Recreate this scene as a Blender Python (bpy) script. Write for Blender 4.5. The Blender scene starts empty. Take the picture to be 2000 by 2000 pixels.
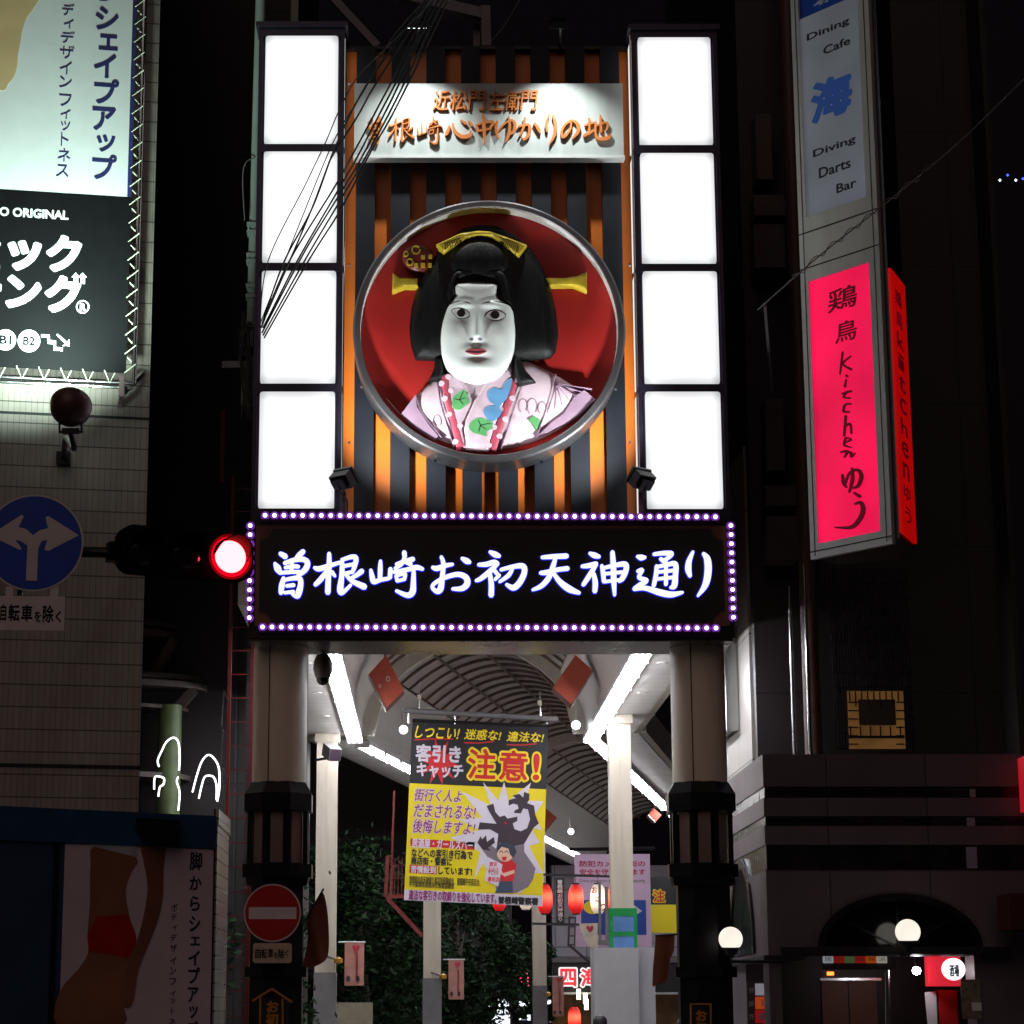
import bpy, bmesh, math, random
import numpy as np
from mathutils import Vector
from mathutils.geometry import delaunay_2d_cdt
R = math.radians
random.seed(7)
SC = bpy.context.scene
COL = SC.collection
# ------------------------------------------------------------------ camera, world, light
F, CX, CY, HOR, EYE = 4450., 840., 1000., 1975., 1.6
TH = math.atan((HOR - CY) / F)
CT, ST = math.cos(TH), math.sin(TH)
cd = bpy.data.cameras.new('camera'); cam = bpy.data.objects.new('camera', cd); COL.objects.link(cam)
cd.sensor_fit = 'HORIZONTAL'; cd.sensor_width = 36; cd.lens = 36 * F / 2000
cd.shift_x = (1000 - CX) / 2000; cd.clip_end = 2000; cd.clip_start = .1
cam.location = (0, 0, EYE); cam.rotation_euler = (R(90) + TH, 0, 0)
SC.camera = cam
w = bpy.data.worlds.new('World'); SC.world = w; w.use_nodes = True
wn = w.node_tree; bg = wn.nodes['Background']
sky = wn.nodes.new('ShaderNodeTexSky'); sky.sky_type = 'NISHITA'; sky.sun_disc = False
sky.sun_elevation = R(-4); sky.sun_rotation = R(200); sky.air_density = 1.5; sky.dust_density = 3
wn.links.new(sky.outputs[0], bg.inputs[0]); bg.inputs[1].default_value = .05
glow = wn.nodes.new('ShaderNodeBackground'); glow.inputs[0].default_value = (1, .62, .95, 1); glow.inputs[1].default_value = .0019   # city glow in the night sky
add_ = wn.nodes.new('ShaderNodeAddShader'); wn.links.new(bg.outputs[0], add_.inputs[0]); wn.links.new(glow.outputs[0], add_.inputs[1]); wn.links.new(add_.outputs[0], wn.nodes['World Output'].inputs[0])
sl = bpy.data.lights.new('sun', 'SUN'); sun = bpy.data.objects.new('sun', sl); COL.objects.link(sun)
sl.energy = .2; sl.angle = R(50); sl.color = (1, .74, .66)          # faint city glow from across the road
sun.rotation_euler = (R(52), 0, R(-18))
SC.view_settings.view_transform = 'Standard'; SC.view_settings.look = 'None'
SC.view_settings.exposure = 0; SC.view_settings.gamma = 1
SC.render.engine = 'CYCLES'
SC.cycles.use_denoising = True
SC.cycles.max_bounces = 6; SC.cycles.diffuse_bounces = 3; SC.cycles.glossy_bounces = 3
SC.cycles.sample_clamp_indirect = 4; SC.cycles.caustics_reflective = False; SC.cycles.caustics_refractive = False

# ------------------------------------------------------------------ helpers
def ray(u, v):
    a = (u - CX) / F; b = -(v - CY) / F
    return Vector((a, CT - b * ST, ST + b * CT))
def P(u, v, Y):
    r = ray(u, v); return Vector((0, 0, EYE)) + r * (Y / r.y)
class Fr:
    """a vertical plane standing in the place: a to the right, b up, d towards the street"""
    def __init__(s, o, yaw=0, roll=0):
        y = R(yaw); r = R(roll)
        s.o = Vector(o); ex = Vector((math.cos(y), math.sin(y), 0)); ez = Vector((0, 0, 1))
        s.n = Vector((math.sin(y), -math.cos(y), 0))
        s.ex = ex * math.cos(r) - ez * math.sin(r); s.ez = ez * math.cos(r) + ex * math.sin(r)
    def px(s, u, v):
        r = ray(u, v); e = Vector((0, 0, EYE))
        p = e + r * ((s.o - e).dot(s.n) / r.dot(s.n)) - s.o
        return (p.dot(s.ex), p.dot(s.ez))
    def w(s, a, b, d=0): return s.o + s.ex * a + s.ez * b + s.n * d
    def rect(s, u0, v0, u1, v1):
        return (s.px(u0, (v0 + v1) / 2)[0], s.px((u0 + u1) / 2, v1)[1], s.px(u1, (v0 + v1) / 2)[0], s.px((u0 + u1) / 2, v0)[1])
    def pts(s, pp): return [s.px(*p) for p in pp]
def zm(ox, oy, k): return lambda x, y: (ox + x * k, oy + y * k)
def L1(c): c /= 255; return c / 12.92 if c <= .04045 else ((c + .055) / 1.055) ** 2.4
def C(r, g, b): return (L1(r), L1(g), L1(b))

ORG = {}
def tag(o, label=None, cat=None, group=None, kind=None):
    if label: o['label'] = label
    if cat: o['category'] = cat
    if group: o['group'] = group
    if kind: o['kind'] = kind
    return o
def T(name, label, cat, loc=(0, 0, 0), group=None):
    o = bpy.data.objects.new(name, None); COL.objects.link(o); o.location = loc; o.empty_display_size = .2
    ORG[o] = Vector(loc); return tag(o, label, cat, group)

def inpoly(pts, poly):
    x, y = pts[:, 0], pts[:, 1]; r = np.zeros(len(pts), bool); q = np.asarray(poly); n = len(q)
    for i in range(n):
        x1, y1 = q[i]; x2, y2 = q[i - 1]
        if y1 == y2: continue
        c = ((y1 > y) != (y2 > y)) & (x < (x2 - x1) * (y - y1) / (y2 - y1) + x1); r ^= c
    return r
def edist(pts, poly):
    d = np.full(len(pts), 1e9); q = np.asarray(poly, float); n = len(q)
    for i in range(n):
        a, b = q[i - 1], q[i]; ab = b - a; l = ab.dot(ab)
        if l < 1e-12: continue
        t = np.clip(((pts - a) @ ab) / l, 0, 1); d = np.minimum(d, np.linalg.norm(pts - a - t[:, None] * ab, axis=1))
    return d
def cdt(poly, holes=(), step=None):
    V = []; E = []
    for pl in [poly] + list(holes):
        k = len(V); n = len(pl); V += [Vector(p) for p in pl]; E += [(k + i, k + (i + 1) % n) for i in range(n)]
    if step:
        q = np.asarray(poly, float); lo, hi = q.min(0), q.max(0)
        gx, gy = np.meshgrid(np.arange(lo[0] + step / 2, hi[0], step), np.arange(lo[1] + step / 2, hi[1], step))
        g = np.stack([gx.ravel(), gy.ravel()], 1)
        g = g[inpoly(g, poly)]
        for h in holes: g = g[~inpoly(g, h)]
        for pl in [poly] + list(holes):
            if len(g): g = g[edist(g, pl) > step * .45]
        V += [Vector((float(a), float(b))) for a, b in g]
    r = delaunay_2d_cdt(V, E, [], 0, 1e-6)
    vs = np.array([tuple(v) for v in r[0]]); fs = [tuple(f) for f in r[2]]
    c = np.array([vs[list(f)].mean(0) for f in fs]); ok = inpoly(c, poly)
    for h in holes: ok &= ~inpoly(c, h)
    return vs, [f for f, k in zip(fs, ok) if k]
def cr(pts, n=6, closed=False):
    """Catmull-Rom through points of any dimension"""
    p = np.asarray(pts, float); m = len(p); out = []
    for i in range(m if closed else m - 1):
        if closed: a, b, c, d = p[i - 1], p[i], p[(i + 1) % m], p[(i + 2) % m]
        else: a, b, c, d = p[max(i - 1, 0)], p[i], p[i + 1], p[min(i + 2, m - 1)]
        for k in range(n):
            t = k / n
            out.append(.5 * (2 * b + (c - a) * t + (2 * a - 5 * b + 4 * c - d) * t * t + (3 * b - a - 3 * c + d) * t ** 3))
    if not closed: out.append(p[-1])
    return np.array(out)
def circ(cx, cy, rx, ry=None, n=32, a0=0, a1=360):
    ry = ry or rx; full = abs(a1 - a0) >= 360; m = n if full else n + 1
    return [(cx + rx * math.cos(R(a0 + (a1 - a0) * i / n)), cy + ry * math.sin(R(a0 + (a1 - a0) * i / n))) for i in range(m)]

class MB:
    def __init__(s): s.v = []; s.f = []; s.mi = []; s.m = 0
    def add(s, vs, fs):
        k = len(s.v); s.v += [tuple(p) for p in vs]; s.f += [tuple(i + k for i in f) for f in fs]; s.mi += [s.m] * len(fs); return s
    def hexa(s, c):
        return s.add(c, [(0, 3, 2, 1), (4, 5, 6, 7), (0, 1, 5, 4), (1, 2, 6, 5), (2, 3, 7, 6), (3, 0, 4, 7)])
    def box(s, x0, y0, z0, x1, y1, z1):
        return s.hexa([(x0, y0, z0), (x1, y0, z0), (x1, y1, z0), (x0, y1, z0), (x0, y0, z1), (x1, y0, z1), (x1, y1, z1), (x0, y1, z1)])
    def fb(s, fr, a0, b0, a1, b1, d0, d1):
        return s.hexa([fr.w(a0, b0, d1), fr.w(a1, b0, d1), fr.w(a1, b0, d0), fr.w(a0, b0, d0), fr.w(a0, b1, d1), fr.w(a1, b1, d1), fr.w(a1, b1, d0), fr.w(a0, b1, d0)])
    def ob(s, c, ax, ay, az):
        """box at c with half axis vectors"""
        c, ax, ay, az = map(Vector, (c, ax, ay, az))
        return s.hexa([c - ax - ay - az, c + ax - ay - az, c + ax + ay - az, c - ax + ay - az, c - ax - ay + az, c + ax - ay + az, c + ax + ay + az, c - ax + ay + az])
    def bar(s, p, q, w, h=None):
        p, q = Vector(p), Vector(q); d = q - p; h = h or w
        up = Vector((0, 0, 1)) if abs(d.normalized().z) < .95 else Vector((0, 1, 0))
        x = d.cross(up).normalized(); y = x.cross(d).normalized()
        return s.ob((p + q) / 2, x * w / 2, y * h / 2, d / 2)
    def tube(s, pts, r, n=8):
        pts = [Vector(p) for p in pts]; k = len(s.v); m = len(pts); rr = r if hasattr(r, '__len__') else [r] * m
        ref = None; vs = []; fs = []
        for i, p in enumerate(pts):
            d = (pts[min(i + 1, m - 1)] - pts[max(i - 1, 0)]).normalized()
            if ref is None: ref = d.orthogonal().normalized()
            x = (ref - d * ref.dot(d)).normalized(); y = d.cross(x); ref = x
            for j in range(n):
                a = 2 * math.pi * j / n; vs.append(p + (x * math.cos(a) + y * math.sin(a)) * rr[i])
        for i in range(m - 1):
            for j in range(n): fs.append((i * n + j, i * n + (j + 1) % n, (i + 1) * n + (j + 1) % n, (i + 1) * n + j))
        fs += [tuple(range(n))[::-1], tuple((m - 1) * n + j for j in range(n))]
        return s.add(vs, fs)
    def lathe(s, c, prof, n=24, axis='z', a0=0):
        """profile of (radius, height) turned about an axis through c"""
        c = Vector(c); vs = []; fs = []; m = len(prof)
        for r, h in prof:
            for j in range(n):
                a = 2 * math.pi * j / n + a0; x, y = r * math.cos(a), r * math.sin(a)
                vs.append(c + (Vector((x, y, h)) if axis == 'z' else axis(x, y, h)))
        for i in range(m - 1):
            for j in range(n): fs.append((i * n + j, i * n + (j + 1) % n, (i + 1) * n + (j + 1) % n, (i + 1) * n + j))
        if prof[0][0] > 1e-6: fs.append(tuple(range(n))[::-1])
        if prof[-1][0] > 1e-6: fs.append(tuple((m - 1) * n + j for j in range(n)))
        return s.add(vs, fs)
    def prism(s, fr, vs, fs, d0, d1, off=None):
        """flat 2-D mesh in a frame, given thickness"""
        n = len(vs); h = (lambda i: off[i]) if off is not None else (lambda i: 0)
        V = [fr.w(x, y, d1 + h(i)) for i, (x, y) in enumerate(vs)] + [fr.w(x, y, d0) for x, y in vs]; E = {}
        for f in fs:
            for i in range(len(f)):
                e = (f[i], f[(i + 1) % len(f)]); E[e] = 1
        side = [(a, b, b + n, a + n) for a, b in E if (b, a) not in E]
        return s.add(V, [tuple(f) for f in fs] + side)
    def poly(s, fr, pts, d0, d1, holes=(), step=None, hf=None):
        vs, fs = cdt(pts, holes, step); off = hf(np.asarray(vs)) if hf else None
        return s.prism(fr, vs, fs, d0, d1, off)
    def strokes(s, fr, Z, st, d0, d1, grow=0, k=6):
        """brush strokes [(x,y,width)...] in zoomed photo units, laid on a frame"""
        for q, pts in enumerate(st):
            c = cr(pts, k); n = len(c); e = q * .0006
            dx = np.gradient(c[:, 0]); dy = np.gradient(c[:, 1]); l = np.hypot(dx, dy) + 1e-9; nx, ny = -dy / l, dx / l
            hw = np.maximum(c[:, 2], 3) / 2 + grow
            A = [(c[i, 0] + nx[i] * hw[i], c[i, 1] + ny[i] * hw[i]) for i in range(n)]
            B = [(c[i, 0] - nx[i] * hw[i], c[i, 1] - ny[i] * hw[i]) for i in range(n)]
            ta = (dx[0] / l[0], dy[0] / l[0]); tb = (dx[-1] / l[-1], dy[-1] / l[-1])
            A.insert(0, (c[0, 0] + nx[0] * hw[0] * .5 - ta[0] * hw[0] * .8, c[0, 1] + ny[0] * hw[0] * .5 - ta[1] * hw[0] * .8))
            B.insert(0, (c[0, 0] - nx[0] * hw[0] * .5 - ta[0] * hw[0] * .8, c[0, 1] - ny[0] * hw[0] * .5 - ta[1] * hw[0] * .8))
            A.append((c[-1, 0] + nx[-1] * hw[-1] * .5 + tb[0] * hw[-1] * .8, c[-1, 1] + ny[-1] * hw[-1] * .5 + tb[1] * hw[-1] * .8))
            B.append((c[-1, 0] - nx[-1] * hw[-1] * .5 + tb[0] * hw[-1] * .8, c[-1, 1] - ny[-1] * hw[-1] * .5 + tb[1] * hw[-1] * .8))
            m = len(A); vs = [fr.px(*Z(*p)) for p in A + B]
            s.prism(fr, vs, [(i, i + 1, m + i + 1, m + i) for i in range(m - 1)], d0, d1 + e)
        return s
    def text(s, fr, body, a0, b0, a1, b1, d0, d1, bold=0, shear=0, em=False):
        vs, fs, adv = glyphs(body, bold)
        if not len(vs): return s
        if em: x0, y0, x1, y1 = 0, -.12, max(adv, .3), .88
        else: x0, y0 = vs.min(0); x1, y1 = vs.max(0)
        X = (vs[:, 0] - x0) / (x1 - x0); Y = (vs[:, 1] - y0) / (y1 - y0)
        pa = a0 + X * (a1 - a0) + shear * (Y - .5) * (b1 - b0); pb = b0 + Y * (b1 - b0)
        return s.prism(fr, list(zip(pa, pb)), fs, d0, d1)
    def tpx(s, fr, body, p, q, d0, d1, **k):
        """text between photo points p (lower left) and q (upper right)"""
        a0, b0 = fr.px(*p); a1, b1 = fr.px(*q)
        return s.text(fr, body, a0, b0, a1, b1, d0, d1, **k)
    def column(s, fr, body, u0, v0, u1, v1, d0, d1, **k):
        """vertical writing in the photo box u0 v0 .. u1 v1 (u1: width at top, sheared by the frame itself)"""
        a0, b0 = fr.px(u0, v1); a1, b1 = fr.px(u1, v0); n = len(body)
        for i, ch in enumerate(body):
            if ch == ' ': continue
            s.text(fr, ch, a0, b1 - (i + 1) * (b1 - b0) / n, a1, b1 - i * (b1 - b0) / n, d0, d1, em=True, **k)
        return s
    def build(s, name, mat, parent=None, smooth=False, label=None, norm=True):
        V = np.array(s.v, dtype=np.float64).reshape(-1, 3)
        if parent is None: lo, hi = V.min(0), V.max(0); org = Vector(((lo[0] + hi[0]) / 2, (lo[1] + hi[1]) / 2, lo[2]))
        else: org = ORG[parent]
        V = V - np.array(org)
        me = bpy.data.meshes.new(name); me.from_pydata(V.tolist(), [], s.f); mats = mat if isinstance(mat, (list, tuple)) else [mat]
        for m in mats: me.materials.append(m)
        if len(mats) > 1: me.polygons.foreach_set('material_index', s.mi)
        if norm:
            bm = bmesh.new(); bm.from_mesh(me); bmesh.ops.recalc_face_normals(bm, faces=bm.faces); bm.to_mesh(me); bm.free()
        uv = me.uv_layers.new(name='UVMap').data
        for p in me.polygons:
            n = p.normal
            for li in p.loop_indices:
                c = me.vertices[me.loops[li].vertex_index].co + org
                if abs(n.z) > .75: uv[li].uv = (c.x, c.y)
                else:
                    h = math.hypot(n.x, n.y) or 1; uv[li].uv = ((-n.y * c.x + n.x * c.y) / h, c.z)
        if smooth:
            me.polygons.foreach_set('use_smooth', [True] * len(me.polygons)); me.set_sharp_from_angle(angle=R(38))
        o = bpy.data.objects.new(name, me); COL.objects.link(o); ORG[o] = org
        if parent is None: o.location = org
        else: o.parent = parent
        if label: o['label'] = label
        return o
    def solo(s, name, mat, label, cat, group=None, smooth=False): return tag(s.build(name, mat, None, smooth), label, cat, group)
    def struct(s, name, mat, kind='structure', **k): return tag(s.build(name, mat, None, **k), kind=kind)
_G = {}
def rawglyph(body):
    cu = bpy.data.curves.new('t', 'FONT'); cu.body = body; cu.size = 1; cu.resolution_u = 3
    o = bpy.data.objects.new('t', cu); COL.objects.link(o)
    dg = bpy.context.evaluated_depsgraph_get(); e = o.evaluated_get(dg); me = e.to_mesh()
    vs = np.array([v.co[:2] for v in me.vertices]).reshape(-1, 2); fs = [tuple(p.vertices) for p in me.polygons]; e.to_mesh_clear()
    bpy.data.objects.remove(o); bpy.data.curves.remove(cu); return vs, fs
def thicken(vs, fs, b, h=.02):
    """heavier weight of a glyph: all points nearer than b to its outline"""
    E = {}
    for f in fs:
        for i in range(len(f)): E[(f[i], f[(i + 1) % len(f)])] = 1
    ed = [(vs[a], vs[c]) for a, c in E if (c, a) not in E]
    lo = vs.min(0) - b - 2 * h; hi = vs.max(0) + b + 2 * h
    gx = np.arange(lo[0], hi[0] + h, h); gy = np.arange(lo[1], hi[1] + h, h); X, Y = np.meshgrid(gx, gy); p = np.stack([X.ravel(), Y.ravel()], 1)
    d = np.full(len(p), 1e9); ins = np.zeros(len(p), bool)
    for a, c in ed:
        ab = c - a; l = ab.dot(ab)
        if l < 1e-14: continue
        t = np.clip(((p - a) @ ab) / l, 0, 1); q = p - a - t[:, None] * ab; d = np.minimum(d, (q * q).sum(1))
        if a[1] != c[1]: ins ^= ((a[1] > p[:, 1]) != (c[1] > p[:, 1])) & (p[:, 0] < ab[0] * (p[:, 1] - a[1]) / ab[1] + a[0])
    f = (np.where(ins, -1, 1) * np.sqrt(d) - b).reshape(X.shape); V = []; Fc = []; idx = {}
    def vid(x, y):
        k = (round(x, 4), round(y, 4))
        if k not in idx: idx[k] = len(V); V.append((x, y))
        return idx[k]
    for r in range(f.shape[0] - 1):
        for c in np.nonzero((f[r:r + 2].min(0)[:-1] <= 0) | (f[r:r + 2].min(0)[1:] <= 0))[0]:
            q = [(gx[c], gy[r], f[r, c]), (gx[c + 1], gy[r], f[r, c + 1]), (gx[c + 1], gy[r + 1], f[r + 1, c + 1]), (gx[c], gy[r + 1], f[r + 1, c])]; o = []
            for i in range(4):
                a, e = q[i], q[(i + 1) % 4]
                if a[2] <= 0: o.append(vid(a[0], a[1]))
                if (a[2] <= 0) != (e[2] <= 0): t = a[2] / (a[2] - e[2]); o.append(vid(a[0] + t * (e[0] - a[0]), a[1] + t * (e[1] - a[1])))
            o = [x for i, x in enumerate(o) if x != o[i - 1]]
            if len(o) > 2 and len(set(o)) == len(o): Fc.append(tuple(o))
    return np.array(V), Fc
def glyphs(body, bold=0):
    key = (body, bold)
    if key in _G: return _G[key]
    if len(body) > 1 and all(ord(c) > 0x2e80 or c in '・、。 ' for c in body):
        V = []; Fs = []; k = 0
        for i, c in enumerate(body):
            if c == ' ': continue
            v, f, _ = glyphs(c, bold); V.append(v + [i, 0]); Fs += [tuple(x + k for x in q) for q in f]; k += len(v)
        r = (np.concatenate(V), Fs, float(len(body)))
    else:
        v, f = rawglyph(body)
        if bold > .006 and len(v): v, f = thicken(v, f, bold)
        r = (v, f, float(len(body)))
    _G[key] = r; return r
def children(o): return [c for c in bpy.data.objects if c.parent == o]
def dup(root, loc, label=None, group=None, rz=0):
    r = root.copy(); COL.objects.link(r); r.location = loc; r.rotation_euler = (0, 0, rz); ORG[r] = Vector(loc)
    if label: r['label'] = label
    if group: r['group'] = group
    for ch in KIDS.setdefault(root, children(root)):
        c = ch.copy(); COL.objects.link(c); c.parent = r
        for g in KIDS.setdefault(ch, children(ch)):
            d = g.copy(); COL.objects.link(d); d.parent = c
    return r
KIDS = {}

# ------------------------------------------------------------------ materials
def M(name, col, rough=.6, metal=0, var=.18, scale=5, bump=0, spec=.5, stretch=(1, 1, 1), bscale=None):
    m = bpy.data.materials.new(name); m.use_nodes = True; t = m.node_tree; b = t.nodes['Principled BSDF']
    b.inputs['Roughness'].default_value = rough; b.inputs['Metallic'].default_value = metal; b.inputs['Specular IOR Level'].default_value = spec
    tc = t.nodes.new('ShaderNodeTexCoord'); mp = t.nodes.new('ShaderNodeMapping'); mp.inputs['Scale'].default_value = stretch
    nz = t.nodes.new('ShaderNodeTexNoise'); nz.inputs['Scale'].default_value = scale; nz.inputs['Detail'].default_value = 6
    t.links.new(tc.outputs['Object'], mp.inputs[0]); t.links.new(mp.outputs[0], nz.inputs['Vector'])
    mx = t.nodes.new('ShaderNodeMix'); mx.data_type = 'RGBA'
    cr_ = t.nodes.new('ShaderNodeMapRange'); cr_.inputs[1].default_value = .3; cr_.inputs[2].default_value = .7
    t.links.new(nz.outputs['Fac'], cr_.inputs[0]); t.links.new(cr_.outputs[0], mx.inputs[0])
    mx.inputs[6].default_value = (*[c * (1 - var) for c in col], 1); mx.inputs[7].default_value = (*[min(c * (1 + var), 1) for c in col], 1)
    t.links.new(mx.outputs[2], b.inputs['Base Color'])
    rr = t.nodes.new('ShaderNodeMapRange'); rr.inputs[3].default_value = max(rough - .12, .02); rr.inputs[4].default_value = min(rough + .12, 1)
    t.links.new(nz.outputs['Fac'], rr.inputs[0]); t.links.new(rr.outputs[0], b.inputs['Roughness'])
    if bump:
        n2 = t.nodes.new('ShaderNodeTexNoise'); n2.inputs['Scale'].default_value = bscale or scale * 6; n2.inputs['Detail'].default_value = 4
        t.links.new(mp.outputs[0], n2.inputs['Vector'])
        bp = t.nodes.new('ShaderNodeBump'); bp.inputs['Strength'].default_value = bump; bp.inputs['Distance'].default_value = .01
        t.links.new(n2.outputs['Fac'], bp.inputs['Height']); t.links.new(bp.outputs[0], b.inputs['Normal'])
    return m
def tiles(name, col, grout, bw, rh, mort=.006, off=0, rough=.5, var=.12, bump=.5, big=None):
    m = M(name, col, rough, var=var, scale=1.2); t = m.node_tree; b = t.nodes['Principled BSDF']
    uv = t.nodes.new('ShaderNodeUVMap'); br = t.nodes.new('ShaderNodeTexBrick'); br.offset = off; br.inputs['Scale'].default_value = 1
    br.inputs['Brick Width'].default_value = bw; br.inputs['Row Height'].default_value = rh; br.inputs['Mortar Size'].default_value = mort; br.inputs['Mortar Smooth'].default_value = .3
    br.inputs['Bias'].default_value = 0
    src = b.inputs['Base Color'].links[0].from_socket; br.inputs['Mortar'].default_value = (*grout, 1)
    mx = t.nodes.new('ShaderNodeMix'); mx.data_type = 'RGBA'; mx.blend_type = 'MULTIPLY'; mx.inputs[0].default_value = 1
    br.inputs['Color1'].default_value = (1, 1, 1, 1); br.inputs['Color2'].default_value = (.86, .86, .86, 1)
    br.inputs['Mortar'].default_value = (*[min(g / max(c, .001), 2) for g, c in zip(grout, col)], 1)
    t.links.new(uv.outputs[0], br.inputs['Vector']); t.links.new(src, mx.inputs[6]); t.links.new(br.outputs['Color'], mx.inputs[7])
    last = mx.outputs[2]
    if big:
        b2 = t.nodes.new('ShaderNodeTexBrick'); b2.offset = 0; b2.inputs['Scale'].default_value = 1
        b2.inputs['Brick Width'].default_value = big[0]; b2.inputs['Row Height'].default_value = big[1]; b2.inputs['Mortar Size'].default_value = big[2]
        b2.inputs['Color1'].default_value = b2.inputs['Color2'].default_value = (1, 1, 1, 1); b2.inputs['Mortar'].default_value = (.4, .4, .4, 1)
        mo = t.nodes.new('ShaderNodeMapping'); mo.inputs['Location'].default_value = (1500, 0, 0); t.links.new(uv.outputs[0], mo.inputs[0]); t.links.new(mo.outputs[0], b2.inputs['Vector']); m3 = t.nodes.new('ShaderNodeMix'); m3.data_type = 'RGBA'; m3.blend_type = 'MULTIPLY'; m3.inputs[0].default_value = 1
        t.links.new(last, m3.inputs[6]); t.links.new(b2.outputs['Color'], m3.inputs[7]); last = m3.outputs[2]
    t.links.new(last, b.inputs['Base Color'])
    bp = t.nodes.new('ShaderNodeBump'); bp.invert = True; bp.inputs['Strength'].default_value = bump; bp.inputs['Distance'].default_value = .006
    t.links.new(br.outputs['Fac'], bp.inputs['Height']); t.links.new(bp.outputs[0], b.inputs['Normal'])
    return m
def E(name, col, st, sample=True, var=0, scale=2):
    m = bpy.data.materials.new(name); m.use_nodes = True; t = m.node_tree; b = t.nodes['Principled BSDF']
    b.inputs['Base Color'].default_value = (*[min(c, .8) * .3 for c in col], 1); b.inputs['Roughness'].default_value = .4
    b.inputs['Emission Color'].default_value = (*col, 1); b.inputs['Emission Strength'].default_value = st
    if var:
        tc = t.nodes.new('ShaderNodeTexCoord'); nz = t.nodes.new('ShaderNodeTexNoise'); nz.inputs['Scale'].default_value = scale
        mr = t.nodes.new('ShaderNodeMapRange'); mr.inputs[1].default_value = .3; mr.inputs[2].default_value = .7; mr.inputs[3].default_value = st * (1 - var); mr.inputs[4].default_value = st * (1 + var)
        t.links.new(tc.outputs['Object'], nz.inputs['Vector']); t.links.new(nz.outputs['Fac'], mr.inputs[0]); t.links.new(mr.outputs[0], b.inputs['Emission Strength'])
    if not sample: m.cycles.emission_sampling = 'NONE'
    return m
def spot(name, loc, to, energy, angle, blend=.5, col=(1, 1, 1), r=.06, parent=None):
    l = bpy.data.lights.new(name, 'SPOT'); l.energy = energy; l.spot_size = R(angle); l.spot_blend = blend; l.color = col; l.shadow_soft_size = r
    o = bpy.data.objects.new(name, l); COL.objects.link(o); d = Vector(to) - Vector(loc)
    o.rotation_euler = d.to_track_quat('-Z', 'Y').to_euler(); o.location = Vector(loc) - (ORG[parent] if parent else Vector())
    if parent: o.parent = parent
    return o

BLACK = M('black_paint', C(22, 22, 26), .45); NAVYBLACK = M('dark_slat', C(24, 27, 36), .55, var=.15, scale=3, spec=.3)
ORANGE = M('orange_panel', C(228, 118, 34), .42, var=.12, scale=2); DARKMETAL = M('dark_metal', C(30, 27, 30), .35, .6)
STEEL = M('stainless', (.55, .55, .55), .22, 1, var=.08, scale=8, stretch=(1, 1, .1)); WHITE = M('white_paint', C(225, 226, 226), .5, var=.06)
CREAM = M('cream_paint', C(208, 198, 181), .45, var=.12, scale=6, stretch=(1, 1, .12)); GREY = M('grey_paint', C(120, 116, 118), .6)
RUBBER = M('black_rubber', (.01, .01, .012), .6); RED = M('red_paint', C(190, 24, 22), .45); BLUE = M('sign_blue', C(10, 60, 170), .4)
DKRED = M('dark_red_steel', C(112, 18, 18), .5); GOLD = M('gold_paint', C(205, 150, 50), .4, .3); PIPE = M('pale_pipe', C(140, 152, 145), .5, var=.25, scale=4, stretch=(1, 1, .3))
SKIN = M('printed_skin', C(158, 104, 80), .6, var=.3, scale=1.5); SKINP = M('printed_skin_pale', C(206, 176, 128), .6, var=.12, scale=2); PRINTW = M('print_white', C(222, 226, 224), .55, var=.03); PRINTK = M('print_black', C(6, 7, 9), .75, spec=.2); NAVY = M('print_navy', C(40, 46, 96), .5)
YEL = M('print_yellow', C(240, 215, 30), .5, var=.05); PURP = M('print_purple', C(130, 40, 110), .5); PRED = M('print_red', C(200, 30, 28), .5); PINK = M('print_pink', C(232, 170, 160), .6)
# ------------------------------------------------------------------ ground
YS, YP, YO = 23.3, 24.35, 24.47                      # depths of the gate: name sign face, dark slats, orange panel
def sheet(name, x0, y0, x1, y1, z, mat, th=.3):
    return MB().box(x0, y0, z - th, x1, y1, z).struct(name, mat)
ASPH = M('asphalt', (.05, .05, .052), .85, var=.25, scale=3, bump=.4, bscale=120)
PAVE = tiles('paving', (.25, .23, .22), (.1, .09, .09), .3, .3, .006, rough=.6)
sheet('ground', -300, -200, 300, 500, -.35, ASPH); sheet('road', -60, -12, 60, 21.2, -.13, ASPH, .2)
sheet('pavement', -60, 21.22, 60, 95, .004, PAVE, .3)
mb = MB(); LINE = M('road_paint', (.7, .7, .68), .6)
for i in range(9): mb.box(-4 + i * 1.0, 15.5, -.13, -3.55 + i * 1.0, 19.2, -.122)
mb.struct('crossing_marking', LINE)

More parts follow.
